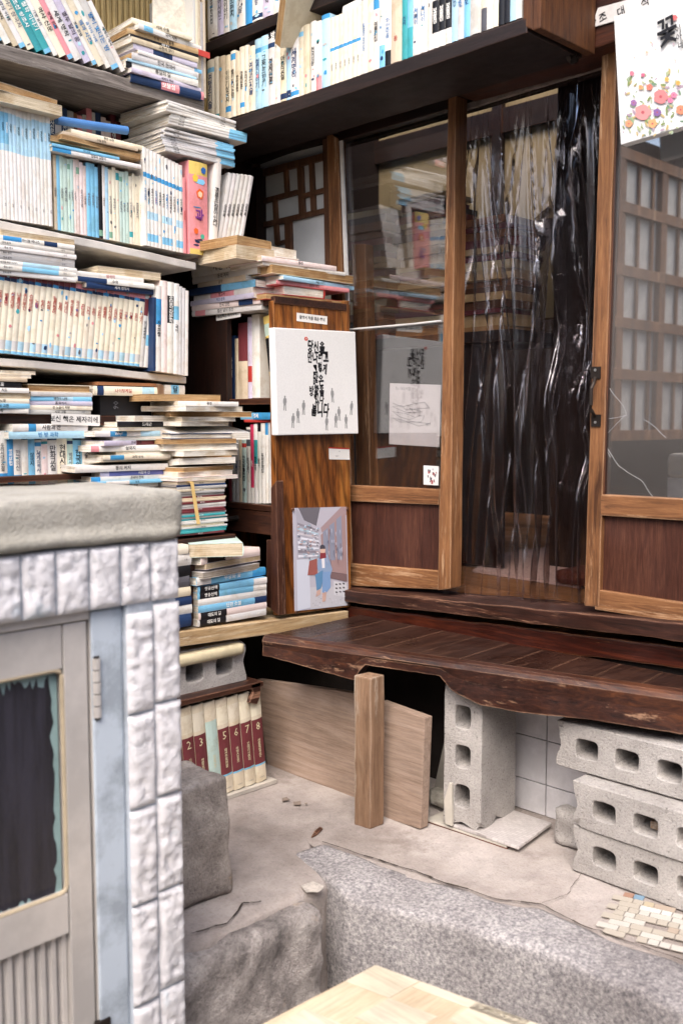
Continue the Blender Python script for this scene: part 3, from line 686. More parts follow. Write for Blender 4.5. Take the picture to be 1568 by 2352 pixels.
# top shelf: leaning books, then the pile
S = []
tb = ['white', 'cream', 'white', 'ivory', 'white', 'beige', 'white', 'ivory', 'teal', 'teal', 'white', 'ivory', 'pink', 'white', 'lilac', 'white', 'cream', 'white', 'light grey', 'white']
for i, b in enumerate(tb):
    S.append(spec(b, BR.uniform(.8, 1.4), BR.uniform(.9, 1.0), ink='white' if b == 'teal' else BR.choice(['black', 'blue', 'grey']), text=BR.choice(POOL), art=BR.randint(0, 3), bands=[(.0, .06, 'sky blue')] if i % 3 == 0 else (), mode='run'))
row(0, XS, (-60, 86), (292, 168), -75, S, 'among books leaning left on the top shelf', 'leaning books on the top left shelf', lean=R(-33), depth=.21, paper='cream')
S = [spec('navy', 1.5, 1, bands=[(.0, .04, 'pink'), (.35, .6, 'pink')], ink='white', text='보물섬', hard=True), spec('lilac', .8, 1, text='세계의 역사'), spec('white', 1.2, .98, text='통일의 길', bands=[(.92, 1, 'black')]),
     spec('pale blue', .5, .95), spec('light grey', 1.2, .95, text='한국 현대사', paper='tan'), spec('white', .7, .93, bands=[(.0, .12, 'sky blue')]), spec('lilac', 1.0, .9, bands=[(.4, .7, 'navy')], text='수학'), spec('beige', 1.0, .95, text='고전의 향기'),
     spec('black', .6, .95, ink='white', text='생활 영어'), spec('tan', 1.0, .97, text='수학 100% 활용', paper='tan'), spec('white', 1.0, .95, text='국어 사전', bands=[(.78, .92, 'sky blue')]), spec('ivory', 1.0, .8, text='시와 수필')]
pile(0, XS + .01, (300, 190), (462, 226), 38, S, 'in the top shelf pile', 'pile on the top left shelf', depth=.16, yj=5)
row(0, XS - .01, (446, 218), (474, 226), -40, [spec('light grey', 1, 1), spec('cream', 1, .96), spec('beige', 1, .98), spec('grey', 1, .85), spec('beige', 1, 1)], 'upright beside the top shelf pile', 'upright magazines beside the top shelf pile', depth=.22, noun='magazine', paper='grey')
m = MB(); a = PX(450, 118, XS + .004); m.box(XS + .0, a.y - .005, a.z - .008, XS + .006, a.y + .05, a.z + .008); build('red_band', m, plain('red_tape', '#c0453c', .4), label='red plastic band around the upright magazines on the top shelf', cat='band')
m = MB(); yy0 = PX(150, 60, -2.72).y
for k in range(60): m.hexa([(-2.70, yy0 + k * .01, 2.05), (-2.70 + .006 * (k % 2), yy0 + k * .01 + .005, 2.05), (-2.71, yy0 + k * .01 + .01, 2.05), (-2.72, yy0 + k * .01, 2.05)] + [(-2.70, yy0 + k * .01, 2.5), (-2.70 + .006 * (k % 2), yy0 + k * .01 + .005, 2.5), (-2.71, yy0 + k * .01 + .01, 2.5), (-2.72, yy0 + k * .01, 2.5)])
build('corrugated_card', m, plain('card_beige', '#c7ad78', .8), label='beige corrugated card standing behind the top shelf books', cat='card')
o_ = MB(); a0, a1 = PX(352, 92, XS - .06), PX(440, 108, XS - .06)
o_.hexa([(XS - .06, a0.y, a0.z), (XS - .03, a1.y, a1.z), (XS - .035, a1.y, a1.z), (XS - .065, a0.y, a0.z), (XS - .10, a0.y + .03, 2.36), (XS - .05, a1.y - .01, 2.36), (XS - .055, a1.y - .01, 2.36), (XS - .105, a0.y + .03, 2.36)])
build('open_magazine', o_, plain('printed_page', '#cdc4b4', .7, 0, .3, .3, 60), label='magazine page propped open behind the top shelf pile', cat='magazine')

# second shelf
zs = PX(0, 506, XS).z
S = [spec('white', 1, BR.uniform(.97, 1), bands=[(.66, .93, 'sky blue' if i < 11 else 'pale blue'), (.60, .66, 'pale blue')], text=BR.choice(['월간 과학', '과학 동아', '새로운 과학']), ink='black' if i % 2 else 'white', tpos=.8, tsize=.0065, small='과학') for i in range(22)]
row(0, XS, (-75, 490), (122, 520), 218, S, 'among blue and white magazines', 'blue and white magazines on the second shelf', depth=.21, noun='magazine', cat='magazine', art=0)
S = rs(26, ['mint', 'mint', 'ivory', 'pale pink', 'ivory', 'cream', 'sky blue', 'mint', 'white'], band=.25, art=(0, 2), h=(.92, 1), bcol=('teal', 'green'), ink=('grey', 'black'), paper=('cream',))
for i, b in enumerate(['beige', 'sky blue', 'mint', 'mint', 'mint', 'mint', 'pale pink', 'pale pink', 'pale pink', 'pale pink', 'sky blue', 'sky blue', 'sky blue', 'black', 'white', 'pale blue', 'ivory', 'ivory', 'ivory', 'mint', 'mint', 'mint', 'ivory', 'ivory', 'cream', 'ivory']): S[i]['base'] = b; S[i]['ink'] = 'white' if b == 'black' else 'grey'
row(0, XS - .01, (126, 527), (330, 566), 350, S, 'in the pastel row', 'pastel books on the second shelf', depth=.15)
S = [spec('white', BR.uniform(.9, 1.1), 1 - .008 * i, bands=[(.70, .75, 'blue'), (.28, .36, 'pale blue'), (.05, .13, 'sky blue')] if i % 4 else [(.70, .75, 'blue')], text=BR.choice(['이야기 한국사', '세계사 이야기', '한국사 편지']), ink='black' if i % 3 else 'blue', art=3, tpos=.52) for i in range(11)]
S.append(spec('pink', .9, .8, text='과학 상식', ink='red'))
row(0, XS + .005, (332, 563), (429, 583), 338, S, 'in the blue patterned set', 'blue patterned set on the second shelf', depth=.17)
# the pink children's book with a big letter
A, B = PX(431, 583, XS), PX(476, 592, XS)
pk = book(B.y - A.y - .002, .17, PX(440, 372, XS).z - A.z, 'pink', Matrix.Translation((XS + .012, A.y, A.z)) @ Matrix.Rotation(R(94), 4, 'Z'), 'thick pink illustrated children book with a large purple letter on its spine', None, art=5, bands=[(.86, 1, 'yellow'), (.0, .06, 'yellow')])
Wp = B.y - A.y - .002; Hp = PX(440, 372, XS).z - A.z
letter(pk, '과', 'purple', (Wp * .5, -.0048, Hp * .42), .036, AX_Y, 0, .03)
dm = MB()
for (cx, cz, rr, c) in ((.55, .66, .013, '#e0662e'), (.55, .655, .008, '#efc9a8'), (.3, .82, .01, '#e8c84a'), (.75, .92, .009, '#2f62a8'), (.3, .25, .008, '#e0662e'), (.65, .2, .007, '#4aa890')):
    n_ = 11; dm.face([(Wp * cx + rr * math.cos(q) * (1 + .2 * (i % 2)), -.0044 - (.0003 if rr < .009 else 0), Hp * cz + rr * math.sin(q) * (1 + .2 * (i % 2))) for i, q in enumerate([2 * math.pi * i / n_ for i in range(n_)])], hx(c))
build('spine_picture', dm, M_PRINT, pk, local=True)
row(0, XS + .01, (480, 592), (497, 594), 358, [spec('white', 1, 1, text='공룡은 살아 있다', ink='black', paper='grey')], 'beside the pink book', None, lean=R(5), depth=.19)
row(0, XS + .0, (496, 572), (556, 560), 392, [spec('light grey', 1, 1 - .015 * i, text='수학 정복', ink='black', small='수학') for i in range(6)], 'in the leaning grey set', 'leaning grey set beside the pink book', lean=R(13), depth=.19)
# on top of the second shelf rows
zt = PX(60, 250, XS).z
S = [spec('cream', 1.4, 1, paper='cream', face=180), spec('beige', 1.0, .9, paper='tan', face=180, yaw=10)]
pile(0, XS + .03, (-40, 222), (138, 268), 180, S, 'lying on the blue and white magazines', None, depth=.15)
m = MB(); m.tube([PX(130, 276, XS - .03), PX(292, 300, XS - .02)], .0115, 16); build('rolled_poster', m, plain('blue_tube', '#4a78b0', .5), label='blue rolled tube lying on top of the second shelf books', cat='tube', smooth=False)
S = [spec('white', 1, 1, text='컴퓨터 길잡이', bands=[(.8, 1, 'blue')], paper='cream'), spec('sky blue', .7, .75, text='영어 회화', off=-.03), spec('tan', 1.3, 1.0, paper='tan', face=180, bend=.008), spec('tan', 1.1, .97, paper='tan', face=180, yaw=6), spec('beige', .9, .85, text='수필 문학', face=0), spec('ivory', 1.1, .86, text='영한 사전', paper='cream', off=.02)]
pile(0, XS + .012, (124, 348), (326, 388), 286, S, 'on top of the pastel row', 'books lying on the pastel row', depth=.15, yj=3)
S = [spec('silver', 1, 1, bands=[(.0, .26, 'sky blue')], text='수학 사랑', tpos=.85, tsize=.005, yaw=BR.uniform(-3, 3)) for i in range(10)]
pile(0, XS + .012, (376, 352), (538, 378), 292, S, 'in the lower magazine stack', 'magazines stacked above the blue set', noun='magazine', cat='magazine', depth=.21, jit_=.004)
S = [spec('white', 1, 1.05, bands=[(.0, .24, 'sky blue')], text='수학 사랑', tpos=.85, tsize=.005, yaw=BR.uniform(-1, 3), off=.02) for i in range(4)] + [spec('white', 1, 1, text='수학 사랑', tpos=.2, tsize=.005, yaw=BR.uniform(2, 7), off=-.015) for i in range(4)]
pile(0, XS + .02, (380, 293), (550, 312), 232, S, 'in the upper magazine stack', 'white magazines on top of the magazine stack', noun='magazine', cat='magazine', depth=.21, jit_=.004)
# dim row of old books at the back of the second shelf
S = rs(22, ['brown', 'pale pink', 'maroon', 'grey', 'beige', 'dark grey', 'pink', 'navy', 'light grey'], band=0, art=(0, 0), text=.2, h=(.8, 1), paper=('grey',))
row(0, -2.66, (20, 320), (280, 372), 205, S, 'in the dim row behind', 'old books in the dim row behind the second shelf', depth=.12)

# third shelf: the long comic row
names = ['장영실', '슈바이처', '에디슨', '모짜르트', '베토벤', '세종대왕', '나폴레옹', '퀴리부인', '슈베르트', '노벨', '링컨', '처칠', '헬렌켈러', '밀레', '케네디', '페스탈로치', '라이트형제', '파브르', '간디', '뉴턴', '이순신', '록펠러', '신사임당', '유관순', '안중근', '고흐', '김구', '포드', '카네기']
S = []
for i, nm in enumerate(names):
    S.append(spec('ivory', 1, 1 - .006 * BR.random(), bands=[(.90, .965, 'maroon' if i < 16 else 'pink'), (.86, .90, 'navy' if i % 3 else 'blue'), (.0, .035, 'sky blue'), (.05, .16, 'pale blue' if i % 2 else 'light grey')], text=nm, ink='red', tpos=.64, tsize=.0125 if len(nm) < 5 else .0105, art=2, paper='grey',
                  label=f"ivory comic with red letters {nm}, {ORD[i]} from left in the long comic row"))
S.append(spec('light grey', .85, .97, text='미니북 세계사', ink='dark' if 0 else 'black', bands=[(.7, .93, 'maroon')]))
S.append(spec('white', .85, .95, text='삼국지', ink='black', bands=[(.9, 1, 'red'), (.3, .45, 'sky blue')], tpos=.65))
row(0, XS + .005, (-62, 806), (340, 845), 607, S, 'at the right end of the long comic row', 'historical comics on the third shelf', lean=R(7), depth=.15, cat='comic book', noun='comic')
S = [spec('navy', .5, .8), spec('white', 1, .93, text='자연 관찰', bands=[(.55, .85, 'blue')]), spec('pale pink', 1.1, 1.0), spec('white', 1.2, 1.0, text='응답하라 문학', bands=[(.55, .85, 'black')], ink='white', tpos=.7), spec('white', 1, 1.0, text='국어', bands=[(.6, .75, 'sky blue')]), spec('light grey', .6, .98), spec('light grey', .6, .97), spec('white', .6, .95)]
row(0, XS + .03, (352, 852), (432, 864), 640, S, 'in the tall white cluster after the comics', 'tall white books right of the comics', lean=R(1.5), depth=.19)
S = [spec('white', 1, 1, bands=[(.0, .0, 'grey')], text=BR.choice(['세상을 바꾼 이야기', '한국 문학', '좋은 생각']), tpos=.75, tsize=.006, small='문학') for i in range(7)]
S[1]['bands'] = [(.2, .6, 'sky blue')]; S[2]['bands'] = [(.2, .6, 'pale blue')]; S[3]['base'] = 'grey'
S += [spec('white', 1, .97, text='라이벌 테니스', bands=[(.6, .8, 'blue'), (.2, .35, 'navy')]), spec('cream', 1.3, .8, paper='cream', face=180, off=.03)]
for s in S: s.setdefault('yaw', BR.uniform(-2, 2))
pile(0, XS + .025, (-40, 620), (174, 652), 520, S, 'in the stack at left above the comics', 'white journals stacked above the comics', depth=.17, jit_=.005)
S = [spec('navy', 1, .9, text='세계 명작사', ink='white', bands=[(.0, .0, 'grey')]), spec('white', 1, 1, text='수학', bands=[(.6, .95, 'navy')]), spec('white', 1, .85, text='삼국지', ink='red', off=-.03), spec('cream', 1.5, .8, paper='cream', face=180, off=.04)]
pile(0, XS + .025, (178, 650), (360, 684), 603, S, 'in the short stack above the comics', 'short stack above the comics', depth=.15, yj=3)

# fourth level: lying piles over the notice strip
S = [spec('white', 1, 1, text='과학'), spec('sky blue', 1, 1, text='한국 고전'), spec('ivory', 1, .95, text='노래'), spec('cream', 1.2, .95, paper='cream', face=180), spec('white', 1, .9, face=0, text='지도'), spec('black', 1.3, .8, ink='white', text='공포'), spec('beige', .8, .9), spec('ivory', .8, 1.2, paper='white', face=180), spec('cream', .7, 1.2, face=180)]
pile(0, XS + .03, (-60, 948), (70, 950), 848, S, 'in the leftmost pile of the fourth shelf', 'leftmost pile of the fourth shelf', depth=.15, yj=4)
S = [spec('light grey', 1, 1, text='시와 그림', small='시집'), spec('ivory', 1, 1, text='한 노을이 지면'), spec('lilac', 1, 1, text='흙 속에서'), spec('sky blue', 1, 1, text='생각의 나무', bands=[(.3, .6, 'pale blue')]), spec('light grey', 1, .98), spec('cream', 1.7, 1.0, paper='tan', face=180, hard=True)]
pile(0, XS + .02, (66, 950), (212, 953), 882, S, 'in the neat pile left of the black box', 'neat pile on the fourth shelf', depth=.15, yj=2, jit_=.004)
A, B = PX(232, 955, XS), PX(352, 957, XS)
bb = thing('file_box', 'black box file lettered 90 beside the round wooden bookend', 'box file', (XS - .05, (A.y + B.y) / 2, A.z))
m = MB(); m.box(XS - .15, A.y, A.z, XS - .002, B.y, A.z + .085); build('shell', m, plain('black_card', '#17171a', .5), bb, bevel=.002)
letter(bb, '90', 'grey', (XS + .0005, A.y + .05, A.z + .03), .024, AX_X, R(90), .01)
m = MB(); m.box(XS - .155, A.y - .01, A.z + .085, XS + .004, B.y + .01, A.z + .094); build('lid', m, plain('brown_card', '#8a5c3c', .7), bb)
pile(0, XS + .02, (214, 905), (360, 912), 886, [spec('ivory', 1, 1, text='나이팅게일', ink='red', bands=[(.85, .95, 'navy'), (.05, .25, 'pale blue')], tpos=.55, tsize=.012, label='ivory comic with red letters lying on the black box file')], '', None, depth=.15, yj=1, cat='comic book')
m = MB(); c0 = PX(362, 905, XS - .01); pts = [(XS + .0, c0.y + .028 * math.cos(q), c0.z + .03 * math.sin(q)) for q in [math.pi * k / 12 for k in range(13)]] + [(XS, c0.y - .028, c0.z - .07), (XS, c0.y + .028, c0.z - .07)]
m.prism(pts, (-.1, 0, 0)); build('wooden_bookend', m, W_POST('z'), label='round topped orange wooden bookend right of the black box file', cat='bookend', bevel=.003)
pile(0, XS + .0, (380, 905), (425, 908), 884, [spec('white', 1, 1, bands=[(.3, .7, 'sky blue')], text='달', label='small blue and white book lying right of the wooden bookend')], '', None, depth=.12, yj=1)
# the notice strips
def notice(label, fn, ax, w_, hh, at_, frame, rot, body, size):
    n = thing('notice_strip', label, 'notice', at_); m = MB(); 
    Rm = frame @ Matrix.Rotation(rot, 4, 'Z')
    q = [Rm @ Vector((sx * w_ / 2, sy * hh / 2, 0)) + Vector(at_) for sx, sy in ((-1, -1), (1, -1), (1, 1), (-1, 1))]; nrm = (Rm @ Vector((0, 0, 1)))
    m.prism(q, -nrm * .0012); build('card', m, plain('card_white', '#dedbd6', .4, 0, .4, .1), n); letter(n, body, 'black', Vector(at_) + nrm * .0008, size, frame, rot, .008)
    return n
a, b = PX(119, 962, XS + .035), PX(230, 966, XS + .035)
notice('white notice strip with handwritten Korean letters on the dark fourth shelf edge', 0, 0, (b - a).length, .030, (a + b) / 2, AX_X, math.atan2(b.z - a.z, b.y - a.y), '보신 책은 제자리에...', .0185)

# fifth level: row standing behind the shed coping
S = rs(17, ['white', 'pale pink', 'ivory', 'lilac', 'white', 'sky blue', 'mint', 'white'], band=.7, art=(0, 2), h=(.82, 1), bcol=('blue', 'teal', 'pink', 'navy'))
S[3].update(base='blue', ink='white'); S[6].update(text='삼국지', ink='black'); S[0].update(w=1.5)
row(0, XS + .0, (-60, 1112), (262, 1112), 985, S, 'in the row just above the shed wall', 'row standing just above the shed wall', depth=.15)
S = [spec('pale blue', 1, 1, text='빈 방 과학', ink='blue'), spec('white', 1, 1, text='사람과 산', bands=[(.7, .8, 'blue')])]
pile(0, XS + .03, (22, 1010), (196, 1005), 974, S, 'lying on the row above the shed wall', None, depth=.15, yj=1)
m = MB(); m.box(-2.80, .95, .94, XS + .03, 1.9, .955); build('shelf_board', m, W_CASE2('y'), label='dark board under the books just above the shed wall', cat='shelf', group='shelf boards of the left wall')

# the two big loose piles in front
XP = -2.36
S = [spec('white', 1, .9, text='손바닥 경제', paper='white'), spec('sky blue', .8, .95, text='동화', bands=[(.6, .9, 'white')]), spec('white', 1.0, 1.1, text='손바닥 경제', bands=[(.9, 1, 'blue')], off=.02), spec('lilac', 1.1, 1.05, text='사람과 산', ink='white', bands=[(.0, .9, '#6a6ea8')], off=.06),
     spec('white', 1.4, 1.1, text='동의 저지', off=.0, bend=.006), spec('cream', 1.2, .95, face=180, off=.05, bend=.01), spec('ivory', 1.0, .8, text='과학 상식', off=.03, bands=[(.7, .9, 'blue')]), spec('mint', .8, .75, face=180, off=.06), spec('white', 1.3, .9, text='삼국지', bands=[(.9, 1, 'pink')], off=.0),
     spec('lilac', 1.1, .85, text='한국 전통', bands=[(.1, .5, 'maroon')], off=.0), spec('mint', .9, .75, face=180, off=.04), spec('white', 1.2, 1, text='Why?', ink='white', bands=[(.62, .82, 'blue'), (.2, .45, 'pale blue')], tpos=.72, off=.02), spec('cream', .8, .8, face=180, off=.07), spec('black', 1.3, .7, text='드래곤', ink='white', off=.05), spec('white', 1.3, .8, face=180, off=.1)]
pile(0, XP, (205, 1125), (392, 1118), 955, S, 'in the left loose pile above the shed wall', 'left loose pile in front of the shelves', depth=.15, yj=9, jit_=.02)
S = [spec('pale pink', .8, 1, face=180), spec('ivory', 1, .9, face=180), spec('cream', 1, .95, paper='tan', face=180), spec('white', 1.3, .85, face=180, bend=.008), spec('beige', 1, .75, face=180, paper='tan'), spec('cream', 1.2, .9, face=180), spec('white', 1.4, 1.05, face=180, hard=True), spec('tan', 1.0, 1.05, face=180, paper='tan'),
     spec('navy', 1.2, .9, face=180, hard=True), spec('white', 1.5, 1.2, face=180, bend=-.02, off=.03), spec('cream', 1.0, .85, face=180), spec('ivory', .9, .85, face=180), spec('cream', 1.2, 1.15, face=180, paper='tan', off=.02), spec('white', 1.1, 1.1, face=180, off=.01), spec('white', 1.0, .9, text='풍경', off=-.01), spec('tan', 1.4, 1.0, face=180, paper='tan', off=-.05)]
ztop = pile(0, -2.30, (408, 1105), (552, 1098), 906, S, 'in the right loose pile beside the bookcase', 'right loose pile beside the bookcase', depth=.17, yj=12, jit_=.018)
# magazines tied with a yellow strap
S = [spec(BR.choice(['navy', 'pale blue', 'beige', 'grey', 'cream', 'maroon', 'teal', 'white', 'light grey']), BR.uniform(.7, 1.3), 1, text='월간 만화' if i % 3 == 0 else None, tsize=.004, ink='white' if i % 2 else 'black', paper='grey') for i in range(26)]
for s in S: s['ink'] = 'white' if s['base'] in ('navy', 'maroon', 'teal') else 'black'
zb = pile(0, -2.29, (408, 1232), (519, 1222), 1106, S, 'in the strapped bundle', 'magazines in the strapped bundle', noun='magazine', cat='magazine', depth=.2, yj=2, jit_=.006)
m = MB(); a, b = PX(437, 1108, -2.272), PX(452, 1204, -2.272); m.prism([a, a + Vector((0, .011, 0)), b + Vector((0, .012, 0)), b], (.0012, 0, 0)); m.prism([a, a + Vector((0, .011, 0)), a + Vector((-.2, .011, .002)), a + Vector((-.2, 0, .002))], (0, 0, .0012))
build('packing_strap', m, plain('yellow_strap', '#d8b878', .5), label='pale yellow strap tying the magazine bundle beside the bookcase', cat='strap')
m = MB(); A = PX(408, 1236, -2.29); m.box(-2.52, A.y - .08, .515, -2.285, A.y + .205, A.z - .004)
build('wooden_crate', m, W_CASE2('y'), label='dark wooden crate under the strapped magazine bundle', cat='crate', bevel=.003)

# bottom piles on the long board
zb0 = PX(450, 1447, -2.25).z
S = [spec('light grey', 1, 1, text='대도의 길', bands=[(.6, .97, 'black')], ink='white', small='소설', tpos=.78, tsize=.012), spec('pale pink', 1, 1, text='대도의 길', bands=[(.6, .97, 'black')], ink='white', tpos=.78, tsize=.012), spec('sky blue', 1, 1, text='단편 소설', bands=[(.0, .18, 'navy')], ink='white'), spec('white', .95, 1),
     spec('sky blue', .95, 1, text='영웅산맥', bands=[(.7, .97, 'black'), (.0, .2, 'white')], ink='white', tpos=.82, tsize=.0125), spec('sky blue', .95, 1, text='영웅산맥', bands=[(.7, .97, 'black'), (.0, .2, 'white')], ink='white', tpos=.82, tsize=.0125)]
z = pile(0, -2.262, (456, 1434), (612, 1418), 1348, S, 'in the neat novel pile on the long board', 'neat novels on the long board', depth=.15, yj=1, jit_=.002)
S = [spec('sky blue', 1, 1.08, text='무궁화 꽃', ink='white', bands=[(.0, .2, 'blue'), (.8, 1, 'white')], yaw=4, tilt=-3), spec('light grey', .8, .95, face=180, paper='grey', yaw=8), spec('lilac', .8, .95, face=180, paper='cream', yaw=10, bend=.006), spec('pale pink', 1.1, 1.0, text='영웅산맥', bands=[(.6, .9, 'black')], ink='white', yaw=9, tilt=-2), spec('mint', 1.6, .95, paper='cream', yaw=58, off=-.035, out=.02)]
pile(0, -2.262, (450, 1349), (606, 1334), 1248, S, 'in the crooked pile above the novels', 'crooked books above the novels', depth=.15, z0=z, tilt=0) if 0 else pile(0, -2.262, (450, 1349), (606, 1334), 1248, S, 'in the crooked pile above the novels', 'crooked books above the novels', depth=.15, z0=z)
S = [spec('navy', 1.4, 1, text='별'), spec('light grey', 1, 1, text='달'), spec('navy', 1, .95, text='해', ink='white'), spec('cream', 1, .9, paper='cream'), spec('white', 1.2, .95, bands=[(.0, .3, 'dark grey')]), spec('light grey', 1.2, .95, bands=[(.0, .4, 'black')]), spec('white', 1.3, 1.0, small='소설'), spec('ivory', 1, .9)]
pile(0, -2.255, (330, 1452), (442, 1440), 1262, S, 'in the pile half hidden by the shed', 'pile half hidden behind the shed corner', depth=.15, yj=4, jit_=.006)

# ---------------------------------------------------------------- bookcase
bc = thing('bookcase', 'old brown wooden bookcase with canvas and photo pinned to its side', 'bookcase', (-2.47, 2.13, .49))
XB, YF = -2.25, 1.97
m = MB(); m.prism([PX(628, 690, XB), PX(800, 690, XB) + Vector((0, .005, 0)), PX(803, 1394, XB) + Vector((0, .005, 0)), PX(638, 1414, XB)], (-.022, 0, 0)); build('side_panel', m, W_CASE('z'), bc, bevel=.002)
m = MB(); m.box(-2.715, YF, .505, -2.69, 2.28, 1.425); build('side_panel', m, W_CASE('z'), bc, bevel=.002)
m = MB(); m.box(-2.69, 2.27, .505, -2.272, 2.285, 1.43); build('back_panel', m, W_DARK('z'), bc)
m = MB(); A, B = PY(425, 748, YF), PY(632, 696, YF); m.hexa([(A.x, YF - .002, A.z - .0), (B.x, YF - .002, B.z - .0), (B.x, 2.27, B.z), (A.x, 2.27, A.z), (A.x, YF - .002, A.z + .022), (B.x, YF - .002, B.z + .022), (B.x, 2.27, B.z + .022), (A.x, 2.27, A.z + .022)]); build('top_board', m, W_CASE2('x'), bc, bevel=.002)
zsh = PY(600, 915, YF).z
for zz, nm in ((zsh, 'shelf'), (PY(600, 1160, YF).z, 'shelf')):
    m = MB(); m.box(-2.69, YF + .004, zz - .018, -2.272, 2.27, zz); build(nm, m, W_CASE2('x'), bc, bevel=.002)
zd1, zd0 = PY(600, 1166, YF).z - .012, PY(600, 1228, YF).z
m = MB(); m.box(-2.69, YF + .008, zd0, -2.275, YF + .028, zd1); dr = build('drawer', m, W_CASE2('x'), bc, bevel=.003)
m = MB(); c0 = PY(540, 1190, YF); m.tube([c0 + Vector((0, .01, 0)), c0 - Vector((0, .03, 0))], [.009, .006], 12); m.tube([c0 - Vector((0, .03, 0)), c0 - Vector((0, .042, 0))], .010, 12); build('knob', m, M_IRON, dr)
m = MB(); wp = [PY(622, 1120, YF - .002), PY(634, 1104, YF - .002), PY(640, 1414, YF - .002), PY(622, 1400, YF - .002)]; m.prism(wp, (0, .03, 0)); m.bar(YF + .02, [(612, 1240), (624, 1240), (624, 1398), (612, 1392)], .02); build('front_rail', m, W_SILL('z'), bc, bevel=.003, wob=[(2, .03, .002, 20)])
# books inside
S = [spec('ivory', .9, .8, text='나보담 더 아름다운', ink='black'), spec('blue', .9, .8, art=2), spec('navy', 1.3, .8, ink='white', text='가던 길', hard=True), spec('beige', .7, .75), spec('maroon', 1.8, .93, bands=[(.0, .35, 'beige'), (.38, .44, 'mint'), (.35, .5, 'beige')], hard=True, ink='black'),
     spec('lilac', .8, .98, bands=[(.2, .4, 'red')]), spec('white', 1.5, 1.0, hard=True)]
row(1, YF + .045, (505, 922), (598, 912), 738, S, 'on the bookcase middle shelf', 'books on the bookcase middle shelf', depth=.15, paper='cream')
row(1, YF + .03, (624, 908), (640, 906), 730, [spec('yellow', 1, 1.02, text='나의 소녀시대', bands=[(.3, .72, 'black'), (.75, .9, 'mint')], ink='black', label='pale yellow book leaning left at the right end of the bookcase middle shelf')], '', None, lean=R(-9), depth=.15)
S = rs(5, ['maroon', 'dark grey', 'grey', 'beige', 'mint'], h=(.86, .95), band=.2) + [spec('white', 1.1, .97, bands=[(.75, .97, 'dark grey')], text='토익 읽기'), spec('#c23a5c', .9, 1, cname='crimson', text='토익', ink='white', bands=[(.0, .2, 'white')]), spec('white', 1, 1, bands=[(.5, .8, 'teal')], text='영어 독해'), spec('white', .9, 1, text='말하기', bands=[(.9, 1, 'black')]),
     spec('white', 1.1, 1, text='독해 문제집'), spec('white', .8, 1, bands=[(.85, 1, 'blue')]), spec('light grey', .8, 1), spec('pale blue', .9, 1, text='REVIEW', ink='blue', mode='run', tpos=.75, tsize=.013)]
row(1, YF + .03, (525, 1157), (632, 1155), 980, S, 'on the bookcase lower shelf', 'books on the bookcase lower shelf', depth=.15)
pile(1, YF + .02, (560, 972), (634, 968), 948, [spec('red', .4, 1.1, yaw=3, label='thin red book lying on the bookcase lower shelf books'), spec('sky blue', 1, 1.1, yaw=-4, bands=[(.0, .6, 'blue')], text='경제', ink='white', label='blue book lying on top of the bookcase lower shelf books')], '', None, depth=.14)
# pile on top: left stack (spines facing the front) and right stack (page edges)
zt = PY(500, 722, YF).z + .02
S = [spec('light grey', .9, 1, text='젊은 날의 초상', bands=[(.8, .95, 'pink')]), spec('pale pink', .9, 1, text='한국 단편', bands=[(.1, .3, 'navy')]), spec('lilac', .8, 1, text='계간 문학', ink='navy'), spec('white', .9, .95, text='참고서', bands=[(.3, .7, 'pink')]), spec('navy', 1.1, 1.0, bands=[(.0, .5, 'sky blue')]), spec('beige', .9, .8, text='음악'), spec('white', 1.1, 1.05, text='동의 저자', paper='cream'), spec('white', 2.0, 1.05, text='재벌백년', ink='black', bands=[(.0, .25, '#e8b8a0')], hard=True), spec('cream', 1.5, 1.05, text='곳곳이 따뜻함', ink='navy', off=-.01)]
pile(1, YF - .02, (442, 736), (590, 702), 588, S, 'in the left stack on the bookcase top', 'left stack on top of the bookcase', depth=.16, yj=4, jit_=.01)
S = [spec('red', 1.3, 1, paper='tan', face=180), spec('red', 2.2, .95, paper='white', face=90, hard=True), spec('pink', .9, 1, text='소년과 바다', off=.02, ink='black'), spec('pale blue', .9, 1.1, text='여름 이야기', off=.04), spec('cream', 1.9, 1.15, paper='tan', face=180, bend=.004, off=.01), spec('white', .8, 1.1, text='시집', off=-.01), spec('pale pink', 1.1, 1.0, text='풍경', paper='cream', off=-.03)]
pile(0, XB + .0, (626, 692), (790, 700), 590, S, 'in the right stack on the bookcase top', 'right stack on top of the bookcase', depth=.16, yj=6)
S = [spec('cream', 1.4, .95, paper='cream', face=90, d=.14), spec('tan', 1, .9, paper='tan', face=90, d=.14, yaw=5)]
pile(0, XB - .03, (520, 596), (640, 600), 536, S, 'crowning the stacks on the bookcase', 'paper edged books crowning the bookcase', depth=.15, yj=6)
a = PY(522, 723, YF - .012)
notice('small tilted notice strip with Korean letters on the bookcase top edge', 0, 0, .12, .022, PY(524, 724, YF - .006), AX_Y, R(2), '보신책은 제자리에...', .0125)
# little paper label on the side
notice('small white label with grey Korean print above the calligraphy canvas', 0, 0, .128, .025, PX(717, 732, XB + .001), AX_X, R(-1), '촬영시 작품 훼손 주의', .0118)
